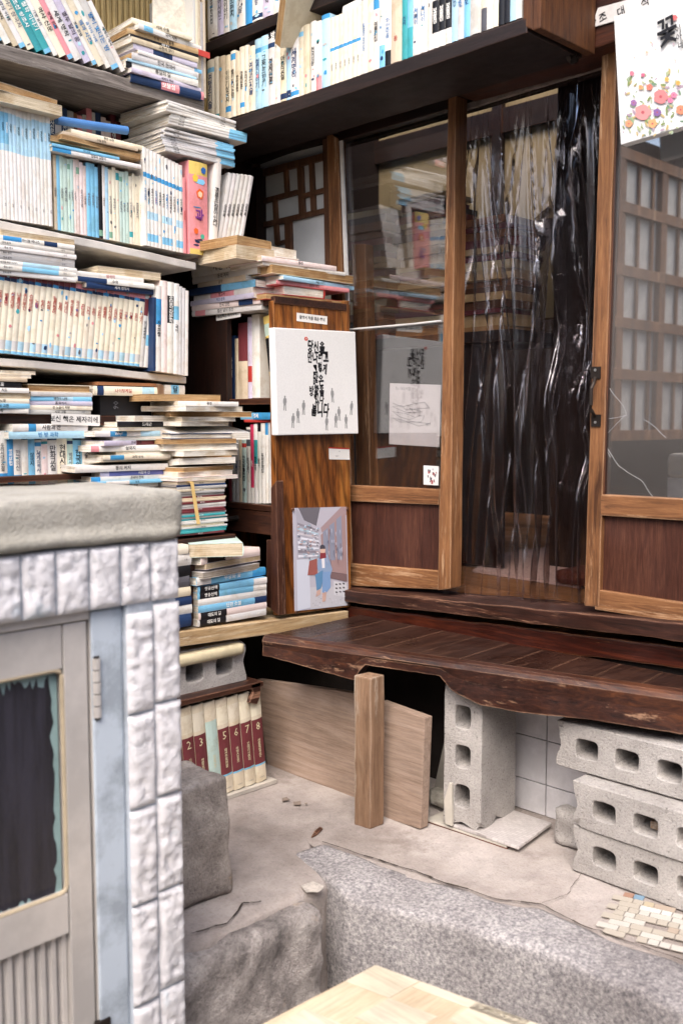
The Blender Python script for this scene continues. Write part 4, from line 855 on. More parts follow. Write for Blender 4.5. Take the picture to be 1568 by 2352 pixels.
# calligraphy canvas
cv = thing('canvas_print', 'square white canvas with black Korean brush lettering hung on the bookcase', 'canvas', PX(730, 1000, XB + .01))
q = [PX(637, 1000, XB + .028), PX(823, 996, XB + .028), PX(816, 762, XB + .028), PX(630, 752, XB + .028)]
m = MB(); m.prism(q, (-.026, 0, 0)); build('stretched_canvas', m, plain('canvas_white', '#dddcda', .7, 0, .3, .08, 200, .0002), cv, bevel=.003)
def cvp(px, py): return PX(px, py, XB + .0284)
lines = [('당신을', 726, 798, .030), ('만나려고', 730, 822, .027), ('그렇게', 735, 848, .024), ('많은', 731, 874, .029), ('방황을', 727, 898, .026), ('했나', 733, 920, .025), ('봅니다', 735, 944, .030)]
crn = random.Random(9)
for body, px_, py_, sz in lines:
    tot = len(body)
    for k, ch in enumerate(body):
        letter(cv, ch, 'black', cvp(px_ + (k - (tot - 1) / 2) * sz * 455, py_ + crn.uniform(-3, 3)), sz * crn.uniform(1.3, 1.55), AX_X, R(crn.uniform(-9, 9)), .04, 1, .62, 'brush_letter')
pm = MB()
for k in range(6):
    c0 = cvp(703 + 3 * math.cos(k), 778 + 3 * math.sin(k)); n_ = 7; pm.face([(c0.x, c0.y + .0028 * math.cos(2 * math.pi * j / n_), c0.z + .0028 * math.sin(2 * math.pi * j / n_)) for j in range(n_)], hx('#c8402c'))
def figure(pm, px_, py_, hh, col):
    c0 = cvp(px_, py_); s_ = hh
    out = [(-.05, 1.0), (.05, 1.0), (.075, .94), (.05, .88), (.06, .85), (.14, .8), (.16, .6), (.13, .48), (.11, .48), (.1, .3), (.12, .04), (.17, 0), (.04, 0), (.02, .35), (-.02, .35), (-.05, .02), (-.14, 0), (-.12, .05), (-.11, .45), (-.15, .5), (-.16, .65), (-.13, .8), (-.06, .85), (-.05, .88), (-.075, .94)]
    sk = crn.uniform(-.08, .08)
    pm.face([(c0.x, c0.y + (a_ + sk * b_) * s_, c0.z + (b_ - .5) * s_) for a_, b_ in out], hx(col))
for px_, py_ in ((654, 926), (685, 955), (697, 936), (672, 966), (764, 908), (750, 972), (771, 966), (779, 950), (795, 968), (806, 937)): figure(pm, px_, py_, .044, '#8d8d8d')
build('figure_print', pm, M_PRINT, cv)
# business card
m = thing('business_card', 'small white card with red edge pinned below the calligraphy canvas', 'card', PX(778, 1042, XB + .001)); mm = MB(); mm.barx(XB + .0018, [(755, 1027), (802, 1029), (803, 1056), (756, 1055)], .001); build('card', mm, plain('card_white2', '#dcdad6', .4, 0, .4, .05), m)
mm = MB(); mm.barx(XB + .0024, [(755, 1027), (802, 1029), (802, 1032), (755, 1030)], .0008); build('red_edge', mm, INK['red'], m)
letter(m, '선물', 'grey', PX(779, 1037, XB + .0026), .004, AX_X); letter(m, 'm.blog.com\n@gallery', 'grey', PX(774, 1047, XB + .0026), .0035, AX_X)
# pinned photograph of the same corner
ph = thing('pinned_photo', 'portrait photo of a seated person in blue pinned to the bookcase side', 'photo', PX(736, 1400, XB + .001))
mm = MB(); mm.barx(XB + .0020, [(672, 1167), (795, 1164), (801, 1390), (677, 1404)], .0012, hx('#b9b6c2')); build('sheet', mm, M_PRINT, ph)
pp = MB(); lay = [0]
def ppoly(pts, col):
    lay[0] += 1; xx = XB + .0022 + lay[0] * .00004
    def mp(u, v):
        tl_, tr_, br_, bl_ = [PX(a_, b_, xx) for a_, b_ in ((672, 1167), (795, 1164), (801, 1390), (677, 1404))]
        return tl_.lerp(tr_, u).lerp(bl_.lerp(br_, u), v)
    pp.face([mp(u, v) for u, v in pts], hx(col))
ppoly([(.06, .0), (.45, .25), (.45, .5), (.06, .55)], '#a9a8b4'); ppoly([(.1, .0), (.5, .0), (.42, .18), (.2, .12)], '#6d6a72'); ppoly([(.5, .2), (.9, .0), (1, 0), (1, .08), (.52, .25)], '#a58f92')
for k in range(9): ppoly([(.08, .14 + k * .045), (.46, .22 + k * .035), (.46, .235 + k * .035), (.08, .165 + k * .045)], random.choice(['#dfe0ea', '#b3c9d6', '#8f8a94', '#c9c4cc']))
ppoly([(.5, .27), (.98, .06), (.98, .68), (.66, .64), (.52, .58)], '#a48a8a')
for a_ in (.54, .66, .8): ppoly([(a_, .24 - (a_ - .54) * .45), (a_ + .1, .2 - (a_ - .54) * .45), (a_ + .1, .53), (a_, .53)], '#8f93a5')
ppoly([(.05, .5), (.28, .5), (.28, .98), (.05, 1)], '#cbcfdc'); ppoly([(.28, .78), (.98, .8), (.98, 1), (.28, 1)], '#c2c1c8'); ppoly([(.62, .64), (.98, .68), (.98, .76), (.62, .7)], '#7c6668')
ppoly([(.72, .74), (.96, .77), (.96, .92), (.72, .88)], '#d0d0d6')
for a_ in range(3):
    for b_ in range(3): ppoly([(.75 + a_ * .07, .765 + b_ * .04), (.79 + a_ * .07, .77 + b_ * .04), (.79 + a_ * .07, .785 + b_ * .04), (.75 + a_ * .07, .78 + b_ * .04)], '#4a464c')
ppoly([(.28, .52), (.42, .5), (.42, .66), (.24, .66)], '#9c5e58')
ppoly([(.44, .5), (.62, .47), (.70, .62), (.66, .68), (.5, .68), (.42, .6)], '#8ea4c4'); ppoly([(.38, .66), (.52, .62), (.54, .68), (.48, .80), (.40, .82)], '#5f8cb4'); ppoly([(.52, .64), (.66, .64), (.66, .8), (.56, .86), (.50, .84)], '#7f9fca')
ppoly([(.50, .49), (.56, .49), (.56, .6), (.51, .6)], '#e6e4ea'); ppoly([(.48, .44), (.58, .44), (.59, .50), (.47, .51)], '#8a3c44'); ppoly([(.49, .385), (.56, .385), (.58, .42), (.57, .45), (.49, .45), (.48, .42)], '#d9b8a8'); ppoly([(.48, .38), (.52, .365), (.57, .38), (.58, .41), (.48, .41)], '#4c4a54')
ppoly([(.4, .82), (.47, .81), (.47, .86), (.38, .88)], '#caa89c'); ppoly([(.5, .85), (.58, .84), (.56, .93), (.5, .94)], '#caa89c')
prn = random.Random(12)
for k in range(70):
    u_, v_ = prn.uniform(.07, .44), prn.uniform(.16, .5); ppoly([(u_, v_), (u_ + prn.uniform(.01, .05), v_), (u_ + prn.uniform(.01, .05), v_ + prn.uniform(.006, .02)), (u_, v_ + .01)], prn.choice(['#e6e8f0', '#8fb0c4', '#6e6a78', '#c7a8a4', '#d8dce8']))
for k in range(34):
    u_, v_ = prn.uniform(.3, .96), prn.uniform(.82, .97); ppoly([(u_, v_), (u_ + prn.uniform(.01, .04), v_ + .003), (u_ + .02, v_ + .01)], prn.choice(['#a9a6b0', '#d6d6de', '#8f8a94']))
for k in range(26):
    u_ = prn.uniform(.55, .9); v_ = prn.uniform(.2, .52); ppoly([(u_, v_), (u_ + .012, v_), (u_ + .012, v_ + prn.uniform(.02, .08)), (u_, v_ + .02)], prn.choice(['#6c7084', '#b5b9cc', '#7c6064', '#d0c6c8']))
build('picture', pp, M_PRINT, ph)
for px_, py_ in ((672, 1170), (797, 1168), (680, 1406), (800, 1388)):
    mm = MB(); c0 = PX(px_, py_, XB + .003); mm.tube([c0 - Vector((.002, 0, 0)), c0 + Vector((.004, 0, 0))], .0045, 10); build('drawing_pin', mm, W_SILL('x'), ph)

# things on / behind the left door glass
sg = thing('signed_paper', 'white signed sheet with pen scribbles behind the left door pane', 'paper', PY(950, 1020, YA + .02))
mm = MB(); mm.bar(YA + .022, [(895, 880), (1012, 884), (1008, 1027), (893, 1020)], .001); build('sheet', mm, plain('paper_white', '#cfc8c8', .7, 0, .2, .1), sg)
mm = MB(); pth = [PY(900 + 100 * abs(math.sin(k * .45)) * (.4 + .6 * (k % 5) / 5) , 925 + k * 2.0 + 8 * math.sin(k * 1.7), YA + .0205) for k in range(26)]; mm.tube(pth, .0005, 4); build('signature', mm, INK['grey'], sg)
letter(sg, 'To. 대오서점', 'grey', PY(925, 893, YA + .0212), .012, AX_Y, R(-3)); letter(sg, 'RM', 'grey', PY(983, 975, YA + .0212), .014, AX_Y, R(10))
sk = thing('photo_sticker', 'small square photo sticker at the lower corner of the left door pane', 'sticker', PY(990, 1112, YA + .010))
mm = MB(); mm.bar(YA + .0085, [(972, 1069), (1007, 1071), (1006, 1115), (972, 1113)], .001); build('sheet', mm, plain('sticker_white', '#d8d6d4', .4, 0, .4, .05), sk)
mm = MB(); srn = random.Random(3)
for k in range(14):
    u, v = srn.uniform(975, 1000), srn.uniform(1074, 1106); mm.bar(YA + .0080 - k * .00003, [(u, v), (u + srn.uniform(1, 5), v), (u + srn.uniform(1, 4), v + srn.uniform(3, 9)), (u, v + srn.uniform(3, 9))], .0003, hx(srn.choice(['#6a6a70', '#9a4a4a', '#a9a9b0', '#8a6a6a', '#45454c'])))
build('picture', mm, M_PRINT, sk)
mm = MB(); mm.tube([PY(800, 757, YA - .012), PY(870, 751, YA - .010), PY(940, 745, YA - .010), PY(1013, 737, YA - .012)], .0032, 8); build('white_cord', mm, plain('cord_white', '#d0cdca', .6), label='white cord stretched across the left door pane at canvas height', cat='cord')
# flower canvas
fc = thing('canvas_print', 'white canvas with painted flowers and brush lettering hung on right door', 'canvas', PY(1500, 320, YB - .03))
YFc = 2.200
q = [PY(1424, 333, YFc), PY(1640, 270, YFc), PY(1640, -32, YFc), PY(1408, 38, YFc)]
mm = MB(); mm.prism(q, (0, .028, 0)); build('stretched_canvas', mm, plain('canvas_white2', '#dedddb', .7, 0, .3, .06, 200, .0002), fc, bevel=.003)
fm = MB(); fl = [0]
def fpt(px, py): return PY(px, py, YFc - .0006 - fl[0] * .00002)
def blob(px, py, r, col, n_=10, lob=0, asp=1, rot=0):
    fl[0] += 1; fm.face([fpt(px + (math.cos(t) * math.cos(rot) * r * (1 + lob * math.cos(5 * t)) - math.sin(t) * math.sin(rot) * r * asp), py + (math.cos(t) * math.sin(rot) * r * (1 + lob * math.cos(5 * t)) + math.sin(t) * math.cos(rot) * r * asp)) for t in [2 * math.pi * k / n_ for k in range(n_)]], hx(col))
frn = random.Random(6)
for k in range(150):
    px_ = frn.uniform(1430, 1600); py_ = frn.uniform(168, 312) - (px_ - 1500) * .12
    blob(px_, py_, frn.uniform(3, 8), frn.choice(['#8fa07c', '#a4ad84', '#6f8a70', '#b3a070', '#9aa890', '#a592a0', '#7b8a58']), 8, 0, .4, frn.uniform(0, 3))
for px_, py_, r, c in ((1475, 258, 20, '#cf8c8a'), (1516, 222, 18, '#cc7c7c'), (1454, 236, 8, '#8f6a96'), (1508, 258, 10, '#7d5c92'), (1443, 284, 9, '#d0916c'), (1497, 284, 11, '#d09c6c'), (1562, 252, 12, '#cc8466'), (1490, 200, 8, '#cc7866'), (1546, 218, 8, '#c97c96'), (1538, 230, 7, '#d87a9a'),
                    (1450, 168, 6, '#d87a8a'), (1475, 172, 5, '#cc6a86'), (1470, 200, 6, '#dc9a6a'), (1548, 40, 7, '#d86a6a'), (1556, 190, 6, '#e0a050'), (1530, 182, 6, '#dca858'), (1600, 230, 14, '#cf8c8a')):
    blob(px_, py_, r * .9, c, 20, .14); blob(px_, py_, r * .2, '#a85058', 8)
for k in range(16): blob(frn.uniform(1455, 1590), frn.uniform(85, 165), frn.uniform(1.5, 3.5), frn.choice(['#dcb0a8', '#c4a8b0', '#dca890']), 7, 0, .6, frn.uniform(0, 3))
build('flower_print', fm, M_PRINT, fc)
for ch, px_, py_, sz in (('꽃', 1531, 76, .070), ('이', 1556, 68, .02), ('피', 1576, 62, .02), ('아', 1558, 86, .02), ('니', 1576, 82, .02), ('네', 1562, 104, .02)):
    letter(fc, ch, 'black', PY(px_, py_, YFc - .006), sz, AX_Y, R(10), .02, 1, .8, 'brush_letter')

# old books stacked indoors (beyond the three hundred that show largest)
irn = random.Random(21); ib = MB()
for j, (x0, n_) in enumerate(((-2.92, 14), (-2.66, 19), (-2.38, 22), (-2.10, 17))):
    z = 1.40
    for i in range(n_):
        W = irn.uniform(.014, .03); L_ = irn.uniform(.18, .24) / 2; a_ = irn.uniform(-.14, .14); cx, cy = x0 + irn.uniform(-.015, .015), 2.86 + irn.uniform(-.02, .02)
        def cn(u, v, zz): return (cx + u * math.cos(a_) - v * math.sin(a_), cy + u * math.sin(a_) + v * math.cos(a_), zz)
        c_ = irn.choice(['#5c3a26', '#a87e52', '#b99c74', '#6e3238', '#8a5a38', '#c2a276', '#8c4434', '#4c4640', '#c9b48c'])
        ib.hexa([cn(-L_, -.085, z), cn(L_, -.085, z), cn(L_, .085, z), cn(-L_, .085, z), cn(-L_, -.085, z + W), cn(L_, -.085, z + W), cn(L_, .085, z + W), cn(-L_, .085, z + W)], hx(c_)); z += W + .0012
build('old_books', ib, M_BOOK, kind='stuff')

# ---------------------------------------------------------------- upper facade shelves
YU = 2.0
W_SHELF = wood('x', '#0e0706', '#1e1210', '#2f1e19', .6, '#4a342a', .8)
uc = thing('wall_shelf', 'long brown wall shelf high over the doors packed with comics', 'shelf', (-1.9, 2.15, 1.95))
A, B = PY(540, 272, YU), PY(1210, 38, YU)
m = MB(); m.hexa([A - Vector((.3, 0, .042)), B - Vector((0, 0, .036)), B + Vector((0, .235, -.036)), A + Vector((-.3, .235, -.042)), A - Vector((.3, 0, 0)), B, B + Vector((0, .235, 0)), A + Vector((-.3, .235, 0))]); build('shelf', m, W_SHELF, uc, bevel=.003, wob=[(0, .05, .0015, 8)])
A2, B2 = PY(470, 98, YU + .02), PY(705, 2, YU + .02); d2 = (B2 - A2)
m = MB(); B2 = A2 + d2 * 2.6; m.hexa([A2 - Vector((.1, 0, .030)), B2 - Vector((0, 0, .030)), B2 + Vector((0, .17, -.030)), A2 + Vector((-.1, .17, -.030)), A2 - Vector((.1, 0, 0)), B2, B2 + Vector((0, .17, 0)), A2 + Vector((-.1, .17, 0))]); build('shelf', m, W_SHELF, uc, bevel=.003)
m = MB(); m.prism([PY(1200, -60, YU), PY(1222, -60, YU), PY(1222, 68, YU), PY(1200, 60, YU)], (0, .235, 0)); a = PY(1222, 70, YU); m.box(a.x - .001, YU, a.z - .0, a.x + .022, 2.235, 2.55); build('end_board', m, wood('z', '#2e170a', '#563218', '#724a28', .6, None), uc, bevel=.003)
m = MB(); m.box(-2.85, 2.236, 2.06, PY(1210, 38, YU).x, 2.25, 2.6); build('back_board', m, M_DARKROOM, uc)
cb = ['white', 'cream', 'ivory', 'white', 'pale blue', 'white', 'cream', 'light grey']
S = rs(8, ['cream', 'ivory', 'beige'], h=(.9, .96), band=.6, bcol=('blue', 'teal', 'sky blue'), mode='stack') + rs(18, cb, h=(.88, 1), band=.75, bcol=('blue', 'sky blue', 'navy'), art=(1, 4)) 
row(1, YU + .02, (478, 287), (712, 214), 130, S[:18], 'in the left upper comic row', 'comics at the left of the upper row', depth=.14, cat='comic book', noun='comic')
S = [spec('white', 1.0, .98, art=4, text='천국의 문'), spec('white', 1.1, .95, art=4, bands=[(.0, .2, 'pink')]), spec('pale blue', 1.6, 1.0, art=3, bands=[(.94, 1, 'blue')])]
S += [spec('ivory', .8, .92, text='새벽 일기', bands=[(.50, .55, 'blue'), (.0, .0, 'grey')], ink='grey', tsize=.006, tpos=.25) for _ in range(7)]
S += [spec('white', 1.2, .97, text='GREEN WOOD', mode='run', ink='blue', tsize=.011), spec('ivory', 1, .95, art=3), spec('white', 1, .98, art=4, text='여름의 집', bands=[(.8, 1, 'blue')]), spec('white', 1, .96, art=4, bands=[(.0, .3, 'sky blue')]), spec('white', 1.0, .95, text='하얀 마음', ink='blue', bands=[(.0, .2, 'black')]), spec('beige', 1.8, 1.0, text='꿈', ink='red', tpos=.3, tsize=.014),
      spec('teal', .9, .97, text='신사', ink='navy'), spec('sky blue', .9, .95, bands=[(.0, .4, 'teal')]), spec('white', 1.1, .96, text='서나이', ink='blue', art=3), spec('white', 1.1, .96, text='서나이', ink='blue', art=3), spec('white', .8, .93, text='3', tpos=.6, bands=[(.8, .9, 'blue')])]
S += [spec('white', 1.0, .95, text='보물섬', bands=[(.2, .62, 'black'), (.7, .8, 'sky blue')], ink='white', tpos=.42) for _ in range(3)]
S += [spec('pale blue', .9, .95, text='한강', ink='navy'), spec('light grey', .9, .95, text='Chigal', mode='run', ink='blue'), spec('sky blue', .9, .95, text='Chigal', mode='run', ink='navy'), spec('light grey', 1.6, .92), spec('ivory', .8, .9, text='여명', bands=[(.0, .3, 'dark grey')]), spec('white', .8, .9, art=3), spec('ivory', .8, .9, text='12', bands=[(.5, .6, 'teal')]), spec('black', .8, .88, text='박봉수', ink='white'), spec('black', .8, .88, text='강인수', ink='white'), spec('pale blue', .8, .88, art=4), spec('white', .8, .88, art=4)]
row(1, YU + .02, (714, 213), (1198, 40), 48, S, 'in the right upper comic row', 'comics at the right of the upper row', depth=.14, cat='comic book', noun='comic')
S = rs(11, ['blue', 'pale blue', 'white', 'sky blue', 'lilac', 'white'], h=(.9, 1), band=.6, bcol=('blue', 'navy', 'sky blue'), art=(2, 5))
row(1, YU + .03, (478, 92), (690, 10), -45, S, 'on the highest shelf', 'comics on the highest shelf', depth=.14, cat='comic book', noun='comic')
# books lying on the upper row and the one bent over the edge
zz = PY(600, 140, YU + .02).z
pile(1, YU + .025, (560, 150), (668, 118), 100, [spec('white', 1, 1, text='만화 일기', yaw=-2), spec('black', .9, 1, text='춤추는 밤', ink='white', yaw=-4)], 'lying on the left of the upper row', None, depth=.14, noun='comic', cat='comic book')
pile(1, YU + .03, (790, 60), (930, 10), 12, [spec('pale pink', .8, 1, yaw=-3), spec('white', 1, 1, text='Chobin', yaw=-5)], 'lying on the right of the upper row', None, depth=.14, noun='comic', cat='comic book')
A = PY(675, 92, YU + .01)
book(.03, .15, .19, 'cream', Matrix.Translation(A + Vector((-.03, -.03, -.02))) @ Matrix.Rotation(R(180), 4, 'Z') @ Matrix.Rotation(R(-38), 4, 'Y') @ Matrix.Rotation(R(-20), 4, 'X') @ Matrix.Translation((-.015, -.15, 0)), 'thick cream paperback tipped outward over the upper comic row', None, paper='tan', bend=.01)

# ================================================================ BENCH and what is under it
ZB = .475
bn = thing('bench', 'long dark brown plank bench with a worn thick front edge', 'bench', (-1.6, 2.1, 0))
fL, fR = PZ(602, 1462, ZB), PZ(1568, 1596, ZB); dirb = (fR - fL).normalized(); fR2 = fL + dirb * 2.3
bkL = Vector((fL.x - .0, 2.30, ZB)); bkR = Vector((fR2.x, 2.62, ZB))
bp = [fL, fL.lerp(fR2, .2), fR2, Vector((fR2.x, 2.29, ZB)), Vector((fL.x - .02, 2.29, ZB))]
if fR2.y > 2.25: bp[2] = Vector((fL + dirb * ((2.2 - fL.y) / dirb.y)))
nrm = Vector((dirb.y, -dirb.x, 0))
# planks run back from the front edge
pk_ = MB(); k = 0; Lb = 1.55; x0 = -.0
nb = 13
for k in range(nb):
    a0, a1 = fL + dirb * (Lb * k / nb + .0012) - nrm * .02, fL + dirb * (Lb * (k + 1) / nb - .0012) - nrm * .02
    sk_ = Vector((.10, 0, 0)); yb_ = 2.292
    b0, b1 = Vector((a0.x - .02, yb_, ZB)), Vector((a1.x - .02, yb_, ZB))
    if b0.y - a0.y < .02: continue
    dz = BR.uniform(-.0006, .0006); pk_.hexa([a0 - Vector((0, 0, .03)), a1 - Vector((0, 0, .03)), b1 - Vector((0, 0, .03)), b0 - Vector((0, 0, .03)), a0 + Vector((0, 0, dz)), a1 + Vector((0, 0, dz)), b1 + Vector((0, 0, dz)), b0 + Vector((0, 0, dz))])
build('top_planks', pk_, W_BENCH('y'), bn, bevel=.0012)
a0 = fL; a1 = fL + dirb * Lb; LU = (fR - fL).length
PR = [(-.1, .055), (.02, .056), (.187, .077), (.262, .086), (.285, .039), (.48, .039), (.515, .077), (.576, .099), (.675, .102), (.815, .092), (1.0, .092), (2, .094)]
def rail_lo(d):
    t = d / LU
    for (ta, va), (tb, vb) in zip(PR, PR[1:]):
        if ta <= t <= tb: return va + (vb - va) * (t - ta) / (tb - ta)
    return .09
# weld the segments into one continuous rail
feb = MB(); prof = []
N_ = 90
for k in range(N_ + 1):
    t = k / N_; p = a0.lerp(a1, t); lo = rail_lo(t * Lb) + .0016 * noise.noise(Vector((t * 60, 1, 0)))
    wv = .003 * noise.noise(Vector((t * 25, 3, 0)))
    ring = [(wv, -lo), (.0 + wv - .004, -lo * .5), (wv, -.014), (-.006 + wv, -.004), (-.014, .0012), (-.047, .0012), (-.047, -lo)]
    prof.append([p + nrm * u + Vector((0, 0, v)) for u, v in ring])
i0 = 0
for r_ in prof: feb.v += r_
for k in range(N_):
    for j in range(7):
        a_ = k * 7 + j; b_ = k * 7 + (j + 1) % 7; feb.f.append((a_, b_, b_ + 7, a_ + 7)); feb.c.append(None)
feb.f.append(tuple(range(7))); feb.f.append(tuple(N_ * 7 + j for j in range(7))); feb.c += [None, None]
build('front_rail', feb, wood('x', '#170a08', '#3a2018', '#5c351f', .4, '#9a7860', .64), bn)
# leg post
m = MB(); m.prism([PZ(812, 1895), PZ(850, 1906), PZ(882, 1894), PZ(846, 1884)], (0, 0, .418)); build('leg', m, W_POST('z'), bn, bevel=.005, wob=[(2, .03, .002, 12)])

def cinder(name, M, label, holes=3, L=.39, Hh=.15, D=.19, parent=None, group='hollow concrete blocks'):
    """hollow block lying on its side: cores run front to back"""
    bm = bmesh.new(); nseg = 10; cores = []
    pitch = .108; hw, hh = .031, Hh * .205
    ring_all = []
    def P3(x, y, z): return bm.verts.new((x, y, z))
    front = []; 
    def loop(cx, cz):
        pts = []
        for q in range(16):
            t = 2 * math.pi * q / 16; c_, s_ = math.cos(t), math.sin(t)
            pts.append((cx + hw * math.copysign(abs(c_) ** .45, c_), cz + hh * math.copysign(abs(s_) ** .45, s_)))
        return pts
    loops = [loop(L / 2 + (k - (holes - 1) / 2) * pitch, Hh / 2) for k in range(holes)]
    for yy in (0, D):
        fs = []
        cellx = [0] + [L / 2 + (k - holes / 2) * pitch for k in range(1, holes)] + [L]
        for k, lp in enumerate(loops):
            x0, x1 = cellx[k], cellx[k + 1]; lv = [P3(u, yy, v) for u, v in lp]
            bd = []
            for q in range(16):
                u, v = lp[q]; cx, cz = (L / 2 + (k - (holes - 1) / 2) * pitch), Hh / 2; du, dv = u - cx, v - cz
                ex = (x1 - cx) if du > 0 else (x0 - cx); ez = (Hh - cz) if dv > 0 else -cz
                sx_ = ex / du if abs(du) > 1e-6 else 1e9; sz_ = ez / dv if abs(dv) > 1e-6 else 1e9; s_ = min(sx_, sz_)
                bd.append((cx + du * s_, cz + dv * s_))
            # snap the four diagonal samples to the cell corners
            for corner in ((x1, Hh), (x0, Hh), (x0, 0), (x1, 0)):
                bi = min(range(16), key=lambda i: (bd[i][0] - corner[0]) ** 2 + (bd[i][1] - corner[1]) ** 2); bd[bi] = corner
            bv = [P3(u, yy, v) for u, v in bd]
            for q in range(16):
                bm.faces.new([lv[q], lv[(q + 1) % 16], bv[(q + 1) % 16], bv[q]])
            fs.append(lv)
        front.append(fs)
    for k in range(holes):
        for q in range(16):
            a_, b_ = front[0][k], front[1][k]; bm.faces.new([a_[q], a_[(q + 1) % 16], b_[(q + 1) % 16], b_[q]])
    for k in range(holes):        # the cores are blind
        cc = [bm.verts.new((v.co.x, D * .82, v.co.z)) for v in front[0][k]]; bm.faces.new(cc)
    bmesh.ops.remove_doubles(bm, verts=bm.verts, dist=.0005)
    bo = [e for e in bm.edges if e.is_boundary]
    mp = {(round(v.co.x, 3), round(v.co.z, 3)): v for e in bo for v in e.verts if v.co.y > D / 2}
    for e in bo:
        a_, b_ = e.verts
        if a_.co.y < D / 2: bm.faces.new([a_, b_, mp[(round(b_.co.x, 3), round(b_.co.z, 3))], mp[(round(a_.co.x, 3), round(a_.co.z, 3))]])
    bmesh.ops.recalc_face_normals(bm, faces=bm.faces)
    es = [e for e in bm.edges if e.is_manifold and e.calc_face_angle(0) > .9]
    bmesh.ops.bevel(bm, geom=es, offset=.0022, segments=1, affect='EDGES', clamp_overlap=True)
    for ax, st_ in ((0, .025), (2, .025), (1, .03)):
        lim = (L, D, Hh)[ax]; kk = st_
        while kk < lim - .01:
            n3 = [0, 0, 0]; n3[ax] = 1; bmesh.ops.bisect_plane(bm, geom=bm.verts[:] + bm.edges[:] + bm.faces[:], plane_co=[kk if q == ax else 0 for q in range(3)], plane_no=n3); kk += st_
    seed = Vector(M.translation) * 7
    for v in bm.verts:
        gq = math.exp(-((v.co.z - Hh / 2) / (Hh * .2)) ** 2) * .014
        if v.co.x < .035: v.co.x += gq * (1 - v.co.x / .035)
        elif v.co.x > L - .035: v.co.x -= gq * (1 - (L - v.co.x) / .035)
        v.co += noise.noise_vector(v.co * 40 + seed) * .0011
        e_ = min(v.co.x, L - v.co.x) + min(v.co.z, Hh - v.co.z)
        if e_ < .02: v.co += (Vector((L / 2, D / 2, Hh / 2)) - v.co).normalized() * max(0, noise.noise(v.co * 26 + seed) - .12) * .05
    me = bpy.data.meshes.new(name); bm.to_mesh(me); bm.free(); me.materials.append(M_BLOCK)
    o = bpy.data.objects.new(name, me); COL.objects.link(o); o.matrix_world = M; return props(o, label, 'concrete block', group)
def T(x, y, z): return Matrix.Translation((x, y, z))
b0 = PZ(1022, 1885, .016)
# upright block: length goes up, cores open to the front
cinder('cinder_block', T(b0.x + .118, b0.y, .018) @ Matrix.Rotation(R(7), 4, 'Z') @ Matrix.Rotation(R(-90), 4, 'Y'), 'upright hollow concrete block standing on ceramic tiles under the bench', 3, .385, .115, .19)
bl = PY(1312, 2000, 2.06)
cinder('cinder_block', T(bl.x, 2.06, .004) @ Matrix.Rotation(R(-1), 4, 'Z'), 'lowest hollow concrete block of the stack at the right', 3, .39, .113, .19)
cinder('cinder_block', T(bl.x + .0, 2.055, .119) @ Matrix.Rotation(R(-1.5), 4, 'Z'), 'middle hollow concrete block with wood scrap inside at the right', 3, .39, .113, .19)
cinder('cinder_block', T(-1.345, 2.105, .237) @ Matrix.Rotation(R(0), 4, 'Z'), 'topmost hollow concrete block of the stack under the bench', 3, .39, .117, .18)
cinder('cinder_block', T(bl.x + .41, 2.04, .004) @ Matrix.Rotation(R(1), 4, 'Z'), 'hollow concrete block beyond the stack at the right edge', 3, .39, .113, .19)
a = PX(425, 1612, -2.27); b = PX(562, 1580, -2.27)
cinder('cinder_block', T(-2.27, b.y - .375, (a.z + b.z) / 2 + .012) @ Matrix.Rotation(R(90), 4, 'Z'), 'hollow concrete block below the long board beside the tiled shed', 3, .385, .135, .19)
m = MB(); c0 = PY(1500, 1912, 2.08); m.box(c0.x - .012, 2.085, .158, c0.x + .030, 2.19, .176); build('wood_scrap', m, W_POST('y'), label='orange wood scrap inside the middle concrete block', cat='wood scrap', bevel=.002)
m = MB(); c0 = PZ(1300, 1950); m.box(c0.x - .045, c0.y, 0.003, c0.x + .045, c0.y + .07, .095); build('concrete_rubble', m, M_BLOCK, label='broken lump of concrete beside the right block stack', cat='rubble', bevel=.02, wob=[(0, .015, .012, 18), (1, .015, .012, 18), (2, .015, .012, 18)], smooth=True)
# mortar crust over the middle block
# planks leaning under the bench
m = MB(); yq = 1.985
m.prism([PY(590, 1560, 2.03), PY(812, 1592, 2.03), PY(830, 1860, 2.03), PY(618, 1795, 2.03)], (0, .022, 0)); build('plank', m, W_PALE('x'), label='wide pale grey plank under the left of the bench', cat='plank', group='planks under the bench', bevel=.002)
m = MB(); m.prism([PY(870, 1612, 1.985), PY(975, 1650, 1.985), PY(965, 1905, 1.985), PY(864, 1872, 1.985)], (0, .032, 0)); build('plank', m, W_PALE('x'), label='short pinkish plank end right of the bench post', cat='plank', group='planks under the bench', bevel=.003)
m = MB(); m.prism([PY(640, 1800, 2.06), PY(812, 1862, 2.06), PY(812, 1850, 2.06), PY(640, 1790, 2.06)], (0, .3, 0)); build('tray', m, plain('tray_grey', '#6d655c', .6), label='low dark tray lying behind the wide plank under the bench', cat='tray')
